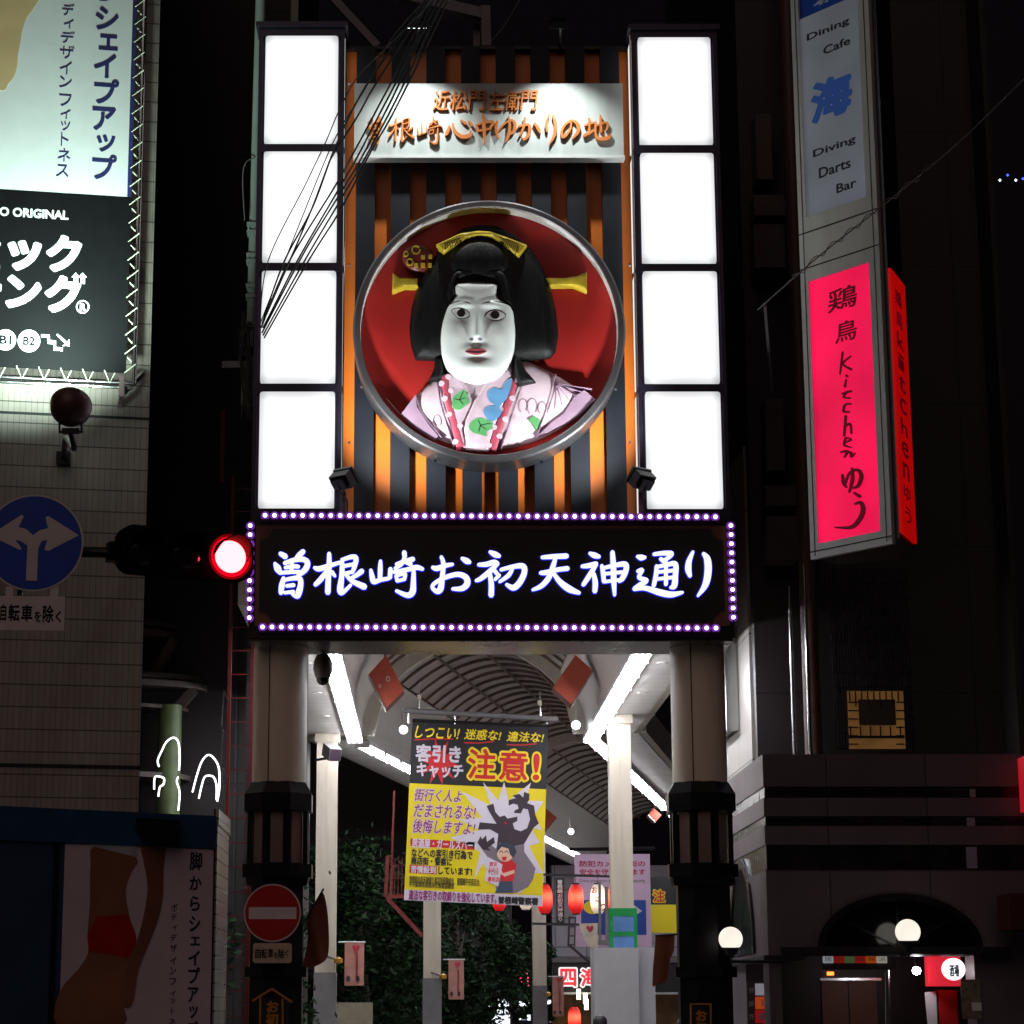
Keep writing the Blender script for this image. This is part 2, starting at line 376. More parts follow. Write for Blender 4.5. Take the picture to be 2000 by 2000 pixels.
# ------------------------------------------------------------------ the gate: columns
SF = Fr((0, YS, 0)); PF = Fr((0, YP, 0)); OF = Fr((0, YO, 0))
zb = SF.px(950, 1251)[1]; ztop = SF.px(950, 1008)[1]                 # bottom and top of the sign box
COLM = M('column_cream', C(244, 230, 208), .42, var=.08, scale=5, stretch=(1, 1, .15)); GLASSY = M('lantern_glass', C(150, 130, 125), .15, var=.1)
def oct_prism(mb, c, r0, z0, r1, z1): return mb.lathe(c, [(r0, z0), (r1, z1)], 8, a0=R(22.5))
def column(cx, tone, label, glow):
    Yc = 23.85; c0 = Vector((P(cx, 1400, Yc).x, Yc, 0)); t = T('gate_column', label, 'column', c0, 'round columns carrying the gate')
    r = .285; z = lambda v: P(cx, v, Yc - r)[2]
    zt, zc = zb + .01, z(1528)
    mb = MB(); mb.lathe(c0, [(r, zc), (r, zt)], 40); mb.build('shaft', COLM, t, True)
    for a in (250, 10): MB().tube([c0 + Vector(((r + .001) * math.cos(R(a)), (r + .001) * math.sin(R(a)), h)) for h in (zc, zt - .01)], .006, 6).build('seam', DARKMETAL, t)
    q = .0053; rc = 71 * q
    mb = MB(); oct_prism(mb, c0, rc, z(1582), rc, z(1548)); oct_prism(mb, c0, rc, z(1548), r + .02, z(1525)); mb.build('cap', DARKMETAL, t)
    zl0, zl1 = z(1686), z(1582)
    mb = MB()
    for k in range(8):
        a = R(22.5 + 45 * k); mb.bar(c0 + Vector((.31 * math.cos(a), .31 * math.sin(a), zl0)), c0 + Vector((.31 * math.cos(a), .31 * math.sin(a), zl1)), .05)
    mb.lathe(c0, [(.16, zl0), (.16, zl1)], 12); f = mb.build('lantern_frame', DARKMETAL, t)
    for k in range(8):
        a = R(45 * k); n = Vector((math.cos(a), math.sin(a), 0)); s = Vector((-n.y, n.x, 0))
        MB().ob(c0 + n * .275 + Vector((0, 0, (zl0 + zl1) / 2)), n * .004, s * .065, Vector((0, 0, (zl1 - zl0) / 2 - .01))).build('pane', GLASSY, f)
    mb = MB(); oct_prism(mb, c0, .385, z(1712), .385, z(1686)); oct_prism(mb, c0, .33, z(1728), .35, z(1712)); mb.build('collar', DARKMETAL, t)
    mb = MB(); oct_prism(mb, c0, .29, 1.05, .29, z(1728))
    oct_prism(mb, c0, .34, z(1908), .34, z(1888)); oct_prism(mb, c0, .36, .25, .36, 1.05); oct_prism(mb, c0, .42, .004, .42, .25); mb.build('base', DARKMETAL, t)
    return t, c0
colL, cL = column(547, 0, 'cream gate column with the round no-entry sign fixed low on it', 0)
colR, cR = column(1364, 1, 'cream gate column beside the stone corner building', 1)

# ------------------------------------------------------------------ the name sign
t = T('name_sign', 'long black gate sign with glowing white brush lettering in a row', 'sign', (P(957, 1250, YS).x, 23.8, zb))
a0, _, a1, _ = SF.rect(487, 1012, 1433, 1251)
HOUSING = M('sign_housing', C(46, 38, 38), .35, .5); SOFFIT = tiles('soffit_panel', C(105, 98, 95), C(20, 18, 18), .72, 3, .012, rough=.25, bump=.3)
MB().box(a0, YS + .03, zb + .03, a1, YS + .95, ztop).build('housing', HOUSING, t)
MB().box(a0 + .02, YS + .06, zb, a1 - .02, YS + .94, zb + .028).build('soffit', SOFFIT, t)
BROWN = M('brown_board', C(92, 50, 24), .5, var=.12)
x0, y0, x1, y1 = SF.rect(499, 1027, 1423, 1223); MB().fb(SF, x0, y0, x1, y1, -.031, .0).build('border', BROWN, t)
x0, y0, x1, y1 = SF.rect(507, 1033, 1414, 1217); rr = .125; o = []
for (px, py, s) in ((x0, y0, 0), (x1, y0, 1), (x1, y1, 2), (x0, y1, 3)):
    aa = (90 - 90 * 0, 0) if s == 0 else None
    st = {0: (90, 0), 1: (180, 90), 2: (270, 180), 3: (360, 270)}[s]
    o += [(px, py + rr)] if False else []
    o += [(px + rr * math.cos(R(st[0] + (st[1] - st[0]) * k / 8)), py + rr * math.sin(R(st[0] + (st[1] - st[0]) * k / 8))) for k in range(9)]
MB().poly(SF, o, .0005, .012).build('board', M('black_board', C(20, 13, 18), .4, var=.1), t)
A = zm(450, 860, .26915); B = zm(950, 860, .26915)
K = {}
K['so'] = [[(365,828,20),(400,848,30)], [(530,812,24),(500,840,26),(470,872,12)], [(325,900,14),(345,935,40),(362,968,18)], [(395,897,16),(450,878,20),(520,868,26),(560,890,28),(550,935,30),(512,972,22),(490,980,10)],
  [(400,930,14),(450,920,18),(495,922,16)], [(447,880,16),(445,955,18)], [(362,968,14),(430,962,16),(505,960,14)], [(388,1005,16),(375,1060,30),(368,1112,22)], [(390,1020,14),(450,1008,18),(503,1008,26),(512,1050,28),(498,1110,34),(485,1138,22),(450,1122,10)], [(410,1062,14),(462,1056,16)], [(395,1112,12),(460,1104,14)]]
K['ne'] = [[(718,828,18),(718,900,26),(712,1000,28),(708,1108,30)], [(612,930,14),(645,938,26),(720,915,20),(795,892,14)], [(705,945,14),(660,1010,26),(618,1052,20)], [(738,962,20),(760,990,10)],
  [(812,870,14),(812,930,24),(808,1000,26),(798,1090,36),(815,1110,20),(875,1055,10)], [(815,872,14),(880,852,20),(912,862,26),(902,920,22),(885,965,14)], [(825,918,14),(895,905,14)], [(820,975,14),(890,960,14)], [(842,985,14),(890,1030,22),(972,1068,34)], [(955,955,26),(920,982,20),(880,1005,12)]]
K['saki'] = [[(1090,882,14),(1088,940,24),(1086,1005,22)], [(1020,948,14),(1030,1000,28),(1042,1032,24),(1090,1018,18),(1150,1008,14)], [(1162,940,22),(1158,1000,22)], [(1262,820,24),(1265,850,22)], [(1205,905,14),(1265,885,20),(1325,868,24)], [(1262,865,18),(1240,905,18),(1195,935,12)], [(1275,892,14),(1310,905,18)],
  [(1185,962,14),(1280,945,20),(1350,928,24),(1395,940,14)], [(1330,955,18),(1328,1040,28),(1322,1105,34),(1285,1130,26),(1205,1098,12)], [(1202,990,14),(1212,1025,18)], [(1205,988,14),(1265,972,18),(1262,1015,16)], [(1215,1026,12),(1262,1014,12)]]
K['o'] = [[(1468,928,16),(1500,935,26),(1560,915,20),(1612,905,12)], [(1530,852,14),(1545,900,22),(1537,1000,26),(1525,1080,34),(1500,1103,22),(1465,1072,16),(1485,1040,16),(1560,1000,20),(1650,978,24),(1708,1000,30),(1718,1045,34),(1680,1080,26),(1612,1083,12)], [(1680,862,12),(1712,880,30),(1735,890,18)]]
K['hatsu'] = [[(25,815,12),(60,833,30),(92,845,18)], [(-57,908,14),(0,905,24),(55,890,24),(82,900,16)], [(82,900,16),(20,960,26),(-40,1008,22),(-75,1023,12)], [(22,960,16),(35,1050,28),(34,1128,30)], [(62,955,18),(85,985,14)], [(92,985,16),(62,1015,12)],
  [(105,945,14),(180,925,18),(260,918,28),(275,960,30),(245,1030,32),(197,1075,30),(145,1052,12)], [(190,932,14),(160,985,20),(95,1032,10)]]
K['ten'] = [[(403,855,14),(470,850,22),(580,845,26)], [(392,967,16),(430,965,24),(510,945,20),(588,935,22)], [(500,858,16),(482,920,26),(452,1000,28),(400,1060,24),(335,1090,10)], [(485,968,14),(530,1030,26),(598,1083,36),(672,1113,14)]]
K['jin'] = [[(748,825,12),(782,840,28),(816,850,16)], [(692,920,14),(740,915,24),(795,900,20)], [(795,905,18),(750,980,26),(702,1052,20)], [(778,975,16),(788,1040,28),(785,1100,24)], [(835,915,14),(845,970,22),(850,1030,18)], [(840,935,14),(920,915,18),(1003,905,28),(1010,950,28),(985,1005,28),(962,1028,14)], [(850,975,12),(985,962,14)], [(852,1032,12),(965,1018,12)], [(912,818,20),(918,900,28),(922,1020,28),(928,1128,12)]]
K['too'] = [[(1093,848,12),(1120,856,30),(1148,855,14)], [(1097,955,16),(1128,947,18),(1105,1000,18),(1160,1022,20),(1112,1055,24),(1072,1083,22)], [(1072,1083,20),(1150,1078,22),(1260,1110,34),(1340,1124,30),(1420,1109,10)], [(1213,832,14),(1280,825,20),(1340,828,24),(1310,862,18),(1275,882,14)], [(1262,866,16),(1300,892,18)],
  [(1232,918,16),(1228,980,22),(1212,1058,20)], [(1235,925,14),(1310,908,18),(1368,905,26),(1368,990,28),(1360,1060,32),(1335,1073,14)], [(1240,962,12),(1355,950,14)], [(1232,1012,12),(1355,1000,14)], [(1300,912,16),(1300,1050,18)]]
K['ri'] = [[(1495,815,12),(1468,880,28),(1462,940,34),(1475,990,16)], [(1572,828,14),(1600,870,36),(1605,960,40),(1585,1055,34),(1532,1133,8)]]
GLOWW = E('sign_letter_glow', (.84, .93, 1), 1.25, False); GLOWB = E('sign_letter_edge', (.03, .03, 1), .75, False)
for k, Zc in zip(('so', 'ne', 'saki', 'o', 'hatsu', 'ten', 'jin', 'too', 'ri'), (A, A, A, A, B, B, B, B, B)):
    l = MB().strokes(SF, Zc, K[k], .03, .055, grow=4.5).build('letter', GLOWW, t)
    MB().strokes(SF, Zc, K[k], .0125, .029, grow=11).build('glow_edge', GLOWB, l)  # plate added behind each letter, its blue emission paints the halo

# strings of lamps round the sign
LEDW = E('lamp_white', (1, .86, 1), 2.6, False); LEDP = E('lamp_collar_glow', (.28, .05, .62), .5, False)  # collars are added, their purple emission stands in for the lamp halos
def led_mesh():
    mb = MB(); ax = lambda x, y, h: Vector((x, -h, y))
    mb.lathe((0, 0, 0), [(.046, 0), (.046, .006), (.03, .014), (.02, .016)], 12, ax); mb.m = 1
    mb.lathe((0, 0, 0), [(.0215, .0165), (.0225, .03), (.017, .043), (0, .047)], 10, ax)
    return mb.build('bulb', [LEDP, LEDW], None, True)
proto = led_mesh(); LM = proto.data; bpy.data.objects.remove(proto)
def led_row(label, p, q, n):
    p = Vector(p); q = Vector(q)
    t = T('light_string', label, 'light string', (p + q) / 2, 'strings of purple lamps framing the gate sign'); g = (q - p).normalized() * .06
    MB().bar(p - g, q + g, .016).build('rail', HOUSING, t)
    for i in range(n):
        o = bpy.data.objects.new('bulb', LM); COL.objects.link(o); o.parent = t; o.location = p + (q - p) * i / (n - 1) + Vector((0, -.008, 0)) - ORG[t]; ORG[o] = ORG[t]
def sp(u, v): a, b = SF.px(u, v); return SF.w(a, b, .02)
led_row('row of purple-white lamps along the top edge of the black gate sign', sp(518, 1016), sp(1397, 1019), 49)
led_row('row of purple-white lamps along the bottom edge of the black gate sign', sp(513, 1234), sp(1398, 1236), 49)
led_row('short column of lamps by the red traffic light', sp(489, 1036), sp(487, 1216), 11)
led_row('short column of lamps on the sign end nearer the stone building', sp(1427, 1036), sp(1432, 1215), 11)

# ------------------------------------------------------------------ striped panel
zs0, zs1 = PF.px(950, 1008)[1] - .1, PF.px(950, 90)[1]
xl, xr = PF.px(660, 520)[0], PF.px(1252, 520)[0]
t = T('striped_panel', 'tall gate panel of black slats over orange boards above the sign', 'panel', ((xl + xr) / 2, YO, zs0))
MB().box(xl, YO, zs0, xr, YO + .25, zs1 - .02).build('orange_board', ORANGE, t)
for k in range(8):
    u0 = 697 + 67.85 * k; x0 = PF.px(u0, 100)[0]; x1 = PF.px(u0 + 36.5, 100)[0]
    MB().box(x0, YP, zs0, x1, YO - .001, zs1).build('slat', NAVYBLACK, t)
MB().box(xl, YP + .03, zs1 - .02, xr, YO + .25, zs1 + .015).build('top_rail', BLACK, t)
mb = MB()
for u in (682, 1230):
    for v in (165, 520, 865):
        a, b = OF.px(u, v); mb.fb(OF, a - .012, b - .012, a + .012, b + .012, 0, .012)
mb.build('bolt', STEEL, t)

# light towers beside it
PANEL = E('lit_panel', (.97, .98, 1), 1.3, True, .12, .9)                     # tubes inside: the acrylic is dimmer near the rim
def rim_falloff(m):
    t = m.node_tree; N = t.nodes.new; bs = t.nodes['Principled BSDF']; src = bs.inputs['Emission Strength'].links[0].from_socket
    tc = N('ShaderNodeTexCoord'); sx = N('ShaderNodeSeparateXYZ'); t.links.new(tc.outputs['Generated'], sx.inputs[0]); mn = None
    for ax, wd in ((0, .07), (2, .05)):
        a = N('ShaderNodeMath'); a.operation = 'SUBTRACT'; a.inputs[0].default_value = 1; t.links.new(sx.outputs[ax], a.inputs[1])
        b_ = N('ShaderNodeMath'); b_.operation = 'MINIMUM'; t.links.new(sx.outputs[ax], b_.inputs[0]); t.links.new(a.outputs[0], b_.inputs[1])
        r = N('ShaderNodeMapRange'); r.interpolation_type = 'SMOOTHSTEP'; r.inputs[2].default_value = wd * 2; r.inputs[3].default_value = .62; t.links.new(b_.outputs[0], r.inputs[0])
        if mn is None: mn = r.outputs[0]
        else: m_ = N('ShaderNodeMath'); m_.operation = 'MULTIPLY'; t.links.new(mn, m_.inputs[0]); t.links.new(r.outputs[0], m_.inputs[1]); mn = m_.outputs[0]
    m_ = N('ShaderNodeMath'); m_.operation = 'MULTIPLY'; t.links.new(mn, m_.inputs[0]); t.links.new(src, m_.inputs[1]); t.links.new(m_.outputs[0], bs.inputs['Emission Strength'])
rim_falloff(PANEL)
FRM = M('tower_frame', C(52, 46, 62), .35, .5)
SIDEP = E('side_lit_panel', (1, .97, .93), .9)
def tower(label, us, vs, cap):
    fr = Fr((0, 24.0, 0)); ub0, ub1 = us
    x0, x1 = fr.px(ub0, vs[-1][1])[0], fr.px(ub1, vs[-1][1])[0]; t = T('light_tower', label, 'light tower', ((x0 + x1) / 2, 24.3, ztop), 'white light towers of the gate')
    zt = fr.px(950, cap)[1]; e = .03
    zz = [(fr.px(950, b)[1], fr.px(950, a)[1]) for a, b in vs]
    MB().box(x0 - .075, 24.06, ztop - .02, x1 + .075, 24.62, zt - .04).build('casing', FRM, t)
    mb = MB(); mb.box(x0 - .075, 24.0, ztop, x0 - e, 24.058, zt - .05); mb.box(x1 + e, 24.0, ztop, x1 + .075, 24.058, zt - .05)
    edges = [ztop] + [z for p in reversed(zz) for z in p] + [zt - .05]
    for i in range(0, len(edges), 2): mb.box(x0 - e, 24.0, edges[i], x1 + e, 24.058, edges[i + 1])
    mb.box(x0 - .11, 23.95, zt - .05, x1 + .11, 24.66, zt); mb.build('frame', FRM, t)
    for a, b in zz:
        n = 10; px = lambda q: x0 + .0 + (x1 - x0) * q; bm = MB()
        o = []
        for (cx_, cz_, st) in ((x0 + e, a + e, 180), (x1 - e, a + e, 270), (x1 - e, b - e, 0), (x0 + e, b - e, 90)): o += circ(cx_, cz_, e, n=4, a0=st, a1=st + 90)
        bm.poly(Fr((0, 24.0, 0)), o, -.058, .02, step=.12, hf=lambda q, o=o: -.018 * (1 - np.clip(edist(q, o) / .1, 0, 1))).build('light_panel', PANEL, t)
    mb = MB()
    s = 1 if cap > 44 and ub0 < 900 else -1
    xs = x1 + .075 if s == 1 else x0 - .075
    mb.tube([(xs + s * .012, 24.04, ztop + .05), (xs + s * .012, 24.04, zt - .1)], .009, 6); mb.build('edge_trim', STEEL, t)
    for a, b in zz: MB().box(min(xs, xs + s * .008), 24.07, a, max(xs, xs + s * .008), 24.34, b).build('side_light_panel', SIDEP, t)
    return t, x0, x1, zt
tl = tower('stack of four glowing white boxes on the side near the white pipe', (504, 652), ((70, 281), (296, 513), (529, 749), (765, 993)), 45)
tr = tower('stack of four glowing white boxes on the side near the vertical shop signs', (1265, 1413), ((73, 283), (299, 515), (530, 750), (765, 994)), 50)
# upper board
BFm = Fr((0, YP - .13, 0)); x0, y0, x1, y1 = BFm.rect(692, 163, 1217, 305)
t = T('title_board', 'white board with two lines of raised orange brush writing', 'sign', ((x0 + x1) / 2, YP - .1, y0))
MB().fb(BFm, x0, y0, x1, y1, -.128, 0).build('board', M('weathered_white', C(188, 196, 194), .5, var=.15, scale=7, stretch=(1, 1, .06)), t)
MB().fb(BFm, x0 - .01, y0 - .03, x1 + .01, y0 - .001, -.128, .03).build('ledge', WHITE, t)
Z5 = zm(450, 0, .26915); Z6 = zm(900, 0, .26915)
def rez(k, bx, to):                                  # reuse a character of the sign at another size
    s = K[k]; P_ = np.array([p for q in s for p in q]); l, h = P_[:, :2].min(0), P_[:, :2].max(0); f = (to[2] - to[0]) / (h[0] - l[0])
    return [[(to[0] + (x - l[0]) / (h[0] - l[0]) * (to[2] - to[0]), to[1] + (y - l[1]) / (h[1] - l[1]) * (to[3] - to[1]), ww * f * 1.05) for x, y, ww in q] for q in s]
LETO = M('orange_letter', C(206, 122, 60), .45, var=.1)
up = [(Z5, rez('so', 0, (1000, 855, 1100, 1050))), (Z5, rez('ne', 0, (1150, 850, 1330, 1030))), (Z5, rez('saki', 0, (1355, 850, 1535, 1050))),
 (Z5, [[(1590,920,14),(1575,965,28),(1562,985,16)], [(1612,905,14),(1630,960,26),(1680,998,30),(1738,988,30),(1742,960,14)], [(1672,880,14),(1705,902,24)], [(1730,890,16),(1750,915,24)]]),
 (Z6, [[(112,915,16),(127,958,20)], [(110,915,14),(170,897,18),(232,892,24),(215,935,20)], [(125,958,14),(215,942,14)], [(160,837,18),(168,940,28),(172,1050,10)]]),
 (Z6, [[(262,888,18),(255,940,22),(270,1003,18)], [(270,960,14),(320,902,16),(375,882,20),(393,922,24),(378,965,22),(342,985,14)], [(347,852,14),(354,920,22),(346,990,22),(325,1038,10)]]),
 (Z6, [[(420,925,16),(470,912,20),(498,922,24),(494,980,26),(460,1018,18),(442,1004,8)], [(465,862,16),(455,930,20),(427,992,12)], [(532,902,14),(560,935,26),(573,968,18)]]),
 (Z6, [[(640,837,12),(620,900,20),(625,958,18)], [(667,847,16),(685,900,26),(680,980,26),(645,1052,10)]]),
 (Z6, [[(800,892,14),(790,950,18),(745,1000,24),(730,962,20),(760,907,18),(810,882,20),(848,912,28),(848,960,28),(810,1012,14)]]),
 (Z6, [[(900,917,14),(962,897,16)], [(930,867,16),(932,978,20)], [(895,990,24),(972,952,12)], [(985,917,14),(1040,897,16),(1065,907,20),(1055,950,16)], [(1012,847,16),(1016,960,22)], [(977,892,16),(977,980,20),(1002,1013,26),(1068,1008,28),(1088,980,12)]])]
for Zc, st in up: MB().strokes(BFm, Zc, st, .004, .032, grow=-1).build('letter', LETO, t)
for ch, u0, u1 in zip('近松門左衛門', (847, 879, 916, 953, 986, 1018), (877, 912, 947, 985, 1016, 1049)):
    MB().tpx(BFm, ch, (u0, 217), (u1, 178), .004, .03, bold=.008, shear=.12).build('letter', LETO, t)

# ------------------------------------------------------------------ round frame and puppet bust
RF = Fr((0, 23.85, 0)); ca, cb = RF.px(955.5, 643); rout = (RF.px(1222, 643)[0] - RF.px(689, 643)[0]) / 2; rin = rout - .082
ring_ax = lambda x, y, h: Vector((x, -h, y))
t = T('porthole_ring', 'big round steel ring with a red lining set in the striped panel', 'ring', (ca, 24.0, cb - rout))
cc = Vector((ca, 23.85, cb))
RSTEEL = M('ring_steel', C(112, 110, 114), .4, .85, var=.15, scale=3)
mb = MB(); prof = [(rin, -.2), (rin, -.012), (rin + .012, 0), (rout - .02, 0), (rout, -.02), (rout, -.49), (rout - .02, -.49)]
vs = []; n = 96
mb.lathe(cc, [(r, h) for r, h in prof[3:]] , n, ring_ax); mb.f = [f for f in mb.f if len(f) == 4]; mb.mi = [0] * len(mb.f)
mb2 = MB(); mb2.lathe(cc, [(r, h) for r, h in prof[1:4]], n, ring_ax); mb2.f = [f for f in mb2.f if len(f) == 4]; mb.add(mb2.v, mb2.f)
mb.build('rim', RSTEEL, t, True)
mb = MB(); mb.lathe(cc, [(r, h) for r, h in prof[:2]], n, ring_ax); mb.f = [f for f in mb.f if len(f) == 4]; mb.mi = [0] * len(mb.f)
mb.build('inner_wall', M('liner_white', C(225, 222, 222), .5), t, True)
REDB = M('red_lining', C(164, 26, 22), .55, var=.12, scale=2, bump=.15, bscale=4)
MB().poly(Fr((0, 23.85, 0)), circ(ca, cb, rin - .002, n=72), -.21, -.19, step=.3).build('red_lining', REDB, t)
mb = MB()
for a in range(8): mb.bar(cc + Vector(((rout + .02) * math.cos(R(a * 45 + 22)), .25, (rout + .02) * math.sin(R(a * 45 + 22)))), cc + Vector(((rout + .02) * math.cos(R(a * 45 + 22)), .28, (rout + .05) * math.sin(R(a * 45 + 22)))), .03)
mb.build('bolt', STEEL, t)
# bust: zoomed photo units (1932 = 580 px from 670, 380)
ZB = zm(670, 380, 580 / 1932); BK = Fr((0, 24.03, 0)); q = .0053 * .3
HAIRM = M('lacquer_hair', C(8, 9, 11), .5, var=.6, scale=16, bump=.6, stretch=(1, 1, .12), spec=.3); FACEM = M('puppet_white', C(222, 226, 224), .42, var=.05, scale=4, bump=.06)
BT = T('puppet_bust', 'white-faced puppet woman with black hair and pink floral robe', 'puppet', (ca, 24.1, cb - rin))
BKP = {}
def bkx(h):
    k = round(h, 2)
    if k not in BKP: BKP[k] = Fr((0, 24.03 - k, 0))
    return BKP[k]
def rel(pts, base, H, Rr, name, mat, parent, step=22, n=4, closed=True, back=-.005, holes=(), extra=None):
    p = cr(pts, n, True) if closed else np.array(pts); fq = bkx(base + H * .6); pp = [fq.px(*ZB(*x)) for x in p]; st = step * q
    hh = [[fq.px(*ZB(*x)) for x in h] for h in holes]
    def hf(v):
        d = np.clip(edist(v, pp) / (Rr * q), 0, 1); z = H * np.sqrt(np.clip(1 - (1 - d) ** 2, 0, 1))
        if extra: z = z + extra(v)
        return z
    return MB().poly(BK, pp, back, base, hh, st, hf).build(name, mat, parent, True)
# robe
ROBE = M('pink_robe', C(222, 196, 208), .6, var=.08, scale=6, bump=.2); LILAC = M('lilac_robe', C(150, 122, 144), .6, var=.15); KRED = M('robe_red', C(176, 70, 92), .6); KLINE = M('robe_line', C(50, 34, 52), .6)
LEAFG = M('robe_leaf', C(92, 168, 102), .6); FLB = M('robe_flower', C(96, 150, 196), .6)
def clip_ring(pts):
    o = []
    c = np.array([955.5, 640]); rpx = (rin / .00565)
    for x, y in pts:
        u, v = ZB(x, y); d = np.hypot(u - c[0], (v - c[1]) / .96)
        if d > rpx - 4: u = c[0] + (u - c[0]) * (rpx - 4) / d; v = c[1] + (v - c[1]) * (rpx - 4) / d
        o.append(((u - 670) / .3002, (v - 380) / .3002))
    return o
arc = [(955 + 850 * math.cos(R(a)), 870 + 812 * math.sin(R(a))) for a in range(35, 147, 5)]
robe = [(380,1425), (470,1300), (560,1220), (660,1160), (800,1150), (960,1150), (1110,1090), (1190,1070), (1300,1120), (1400,1170), (1530,1255), (1640,1330)] + [p for p in clip_ring(arc)]
rb = rel(robe, .02, .1, 150, 'robe', ROBE, BT, 30, 1, closed=False)
def dec(pts, name, mat, h, par=rb, n=4, closed=True, sm=True, th=.012, step=None):
    p = cr(pts, n, True) if sm else np.array(pts); fq = bkx(h); pp = [fq.px(*ZB(*x)) for x in p]
    return MB().poly(BK, pp, .0, h, step=step).build(name, mat, par)
hR = .124
dec([(380,1425), (470,1305), (480,1380), (560,1500), (620,1570), (600,1585), (480,1510)], 'sleeve_fold', LILAC, hR + .002, sm=False)
dec([(1640,1330), (1570,1270), (1500,1320), (1440,1420), (1360,1480), (1275,1560), (1330,1545), (1440,1490), (1560,1410)], 'sleeve_fold', LILAC, hR + .002, sm=False)
ln = lambda p, w=5: MB().strokes(bkx(hR), ZB, [[(x, y, w) for x, y in p]], .0 - hR, .005, k=4).build('seam_line', LILAC, rb)
for p in ([(610,1220),(640,1380),(720,1640)], [(630,1220),(655,1370),(745,1640)], [(1165,1240),(1110,1400),(1030,1650)], [(1140,1245),(1080,1400),(995,1650)], [(470,1310),(520,1430),(640,1580)], [(1385,1170),(1320,1400),(1265,1570)]): ln(p)
for k in range(7): ln([(1392 - k * 3 + k * 2, 1230), (1330 + k * 48, 1420 - k * 26)], 4)
for c in ((1170,1375,28,45), (1230,1380,32,52), (1295,1390,26,40), (610,1475,26,40)): ln(circ(c[0], c[1], c[2], c[3], n=10, a0=120, a1=400), 4)
def collar(pts, w, name, mat, base, H): 
    c = cr([(x, y, 0) for x, y in pts], 8); dx, dy = np.gradient(c[:, 0]), np.gradient(c[:, 1]); l = np.hypot(dx, dy); nx, ny = -dy / l * w / 2, dx / l * w / 2
    o = [(c[i, 0] + nx[i], c[i, 1] + ny[i]) for i in range(len(c))] + [(c[i, 0] - nx[i], c[i, 1] - ny[i]) for i in range(len(c) - 1, -1, -1)]
    return rel(o, base, H, w * .4, name, mat, BT, 14, 1, closed=False)
# inner neck and crossing collars
rel([(790,1160), (960,1150), (945,1210), (880,1310), (865,1310), (800,1210)], .06, .06, 60, 'neck', FACEM, BT, 16, 1, closed=False)
cl1 = rel([(690,1150), (765,1180), (850,1345), (780,1500), (800,1645), (780,1640), (700,1440), (670,1250)], .115, .03, 26, 'collar', M('robe_collar', C(206, 178, 194), .6), BT, 16, 1, closed=False)
cl2 = rel([(945,1195), (1105,1075), (1105,1180), (1060,1330), (985,1520), (945,1655), (800,1645), (785,1500), (850,1350)], .125, .03, 30, 'collar', M('robe_collar_front', C(214, 186, 200), .6), BT, 16, 1, closed=False)
for pts in ([(655,1170), (672,1250), (695,1350), (725,1460), (765,1640)], [(1110,1190), (1085,1290), (1040,1430), (1000,1540), (970,1650)]):
    b = collar(pts, 58, 'trim_band', KRED, .126, .02); c = cr([(x, y, 0) for x, y in pts], 4); mb = MB(); fq = bkx(.15)
    for i in range(1, len(c) - 1, 2):
        s = 26 * (1 if i % 4 == 1 else -1); MB().poly(BK, [fq.px(*ZB(*p)) for p in circ(c[i, 0] + s, c[i, 1], 20, 17, 10)], 0, .1495).build('wave_spot', ROBE, b)
lf = [(0,-88), (30,-60), (34,-84), (52,-30), (80,-28), (66,8), (40,60), (0,80), (-34,60), (-52,10), (-40,-30)]
def leaf(cx, cy, sc, ang, par): 
    o = [(cx + sc * (x * math.cos(R(ang)) - y * math.sin(R(ang))), cy + sc * (x * math.sin(R(ang)) + y * math.cos(R(ang)))) for x, y in lf]
    l = dec(o, 'leaf_print', LEAFG, .1605, par, 3); mb = MB(); 
    for e in ((0,-70), (34,-30), (-36,10), (40,20)): mb.strokes(bkx(.16), ZB, [[(cx + sc * 0, cy + sc * 0, 5), (cx + sc * (e[0] * math.cos(R(ang)) - e[1] * math.sin(R(ang))), cy + sc * (e[0] * math.sin(R(ang)) + e[1] * math.cos(R(ang))), 4)]], -.16, .003, k=2)
    mb.build('vein', KLINE, l)
leaf(757, 1335, .85, 25, cl1); leaf(895, 1500, .95, 80, cl2)
dec([(945,1280), (985,1255), (1030,1265), (1060,1215), (1100,1195), (1090,1260), (1060,1330), (1020,1380), (1030,1420), (985,1470), (940,1460), (915,1410), (945,1375), (990,1370), (950,1340)], 'flower_print', FLB, .1605, cl2, 4)
dec([(1205,1462), (1240,1440), (1282,1462), (1262,1530), (1240,1500)], 'leaf_print', LEAFG, hR + .008, rb, sm=False)
# hair
hair = [(470,1055), (442,960), (430,860), (445,720), (480,600), (530,480), (600,385), (690,275), (780,205), (890,180), (1000,190), (1120,245), (1220,335), (1300,455), (1352,590), (1390,750), (1404,900), (1388,1000), (1352,1046), (1240,1060), (1115,1062), (900,1062), (640,1062)]
face = [(740,560), (735,640), (690,700), (658,780), (640,870), (637,950), (648,1040), (685,1120), (755,1178), (850,1205), (920,1204), (1000,1180), (1060,1125), (1105,1040), (1121,940), (1118,820), (1096,715), (1012,660), (1002,600), (985,560)]
hr = rel(hair, .06, .13, 260, 'hair', HAIRM, BT, 30, 1, closed=False)
rel([(600,1050), (655,1060), (660,1150), (645,1212), (555,1208), (590,1130)], .1, .06, 40, 'side_lock', HAIRM, BT, 16, 1, closed=False)
rel([(1105,1050), (1150,1060), (1190,1140), (1255,1215), (1145,1240), (1115,1150)], .17, .05, 36, 'side_lock', HAIRM, BT, 16, 1, closed=False)
rel(circ(890, 420, 205, 150, 26), .15, .11, 170, 'front_bun', HAIRM, BT, 26, 1, closed=False)
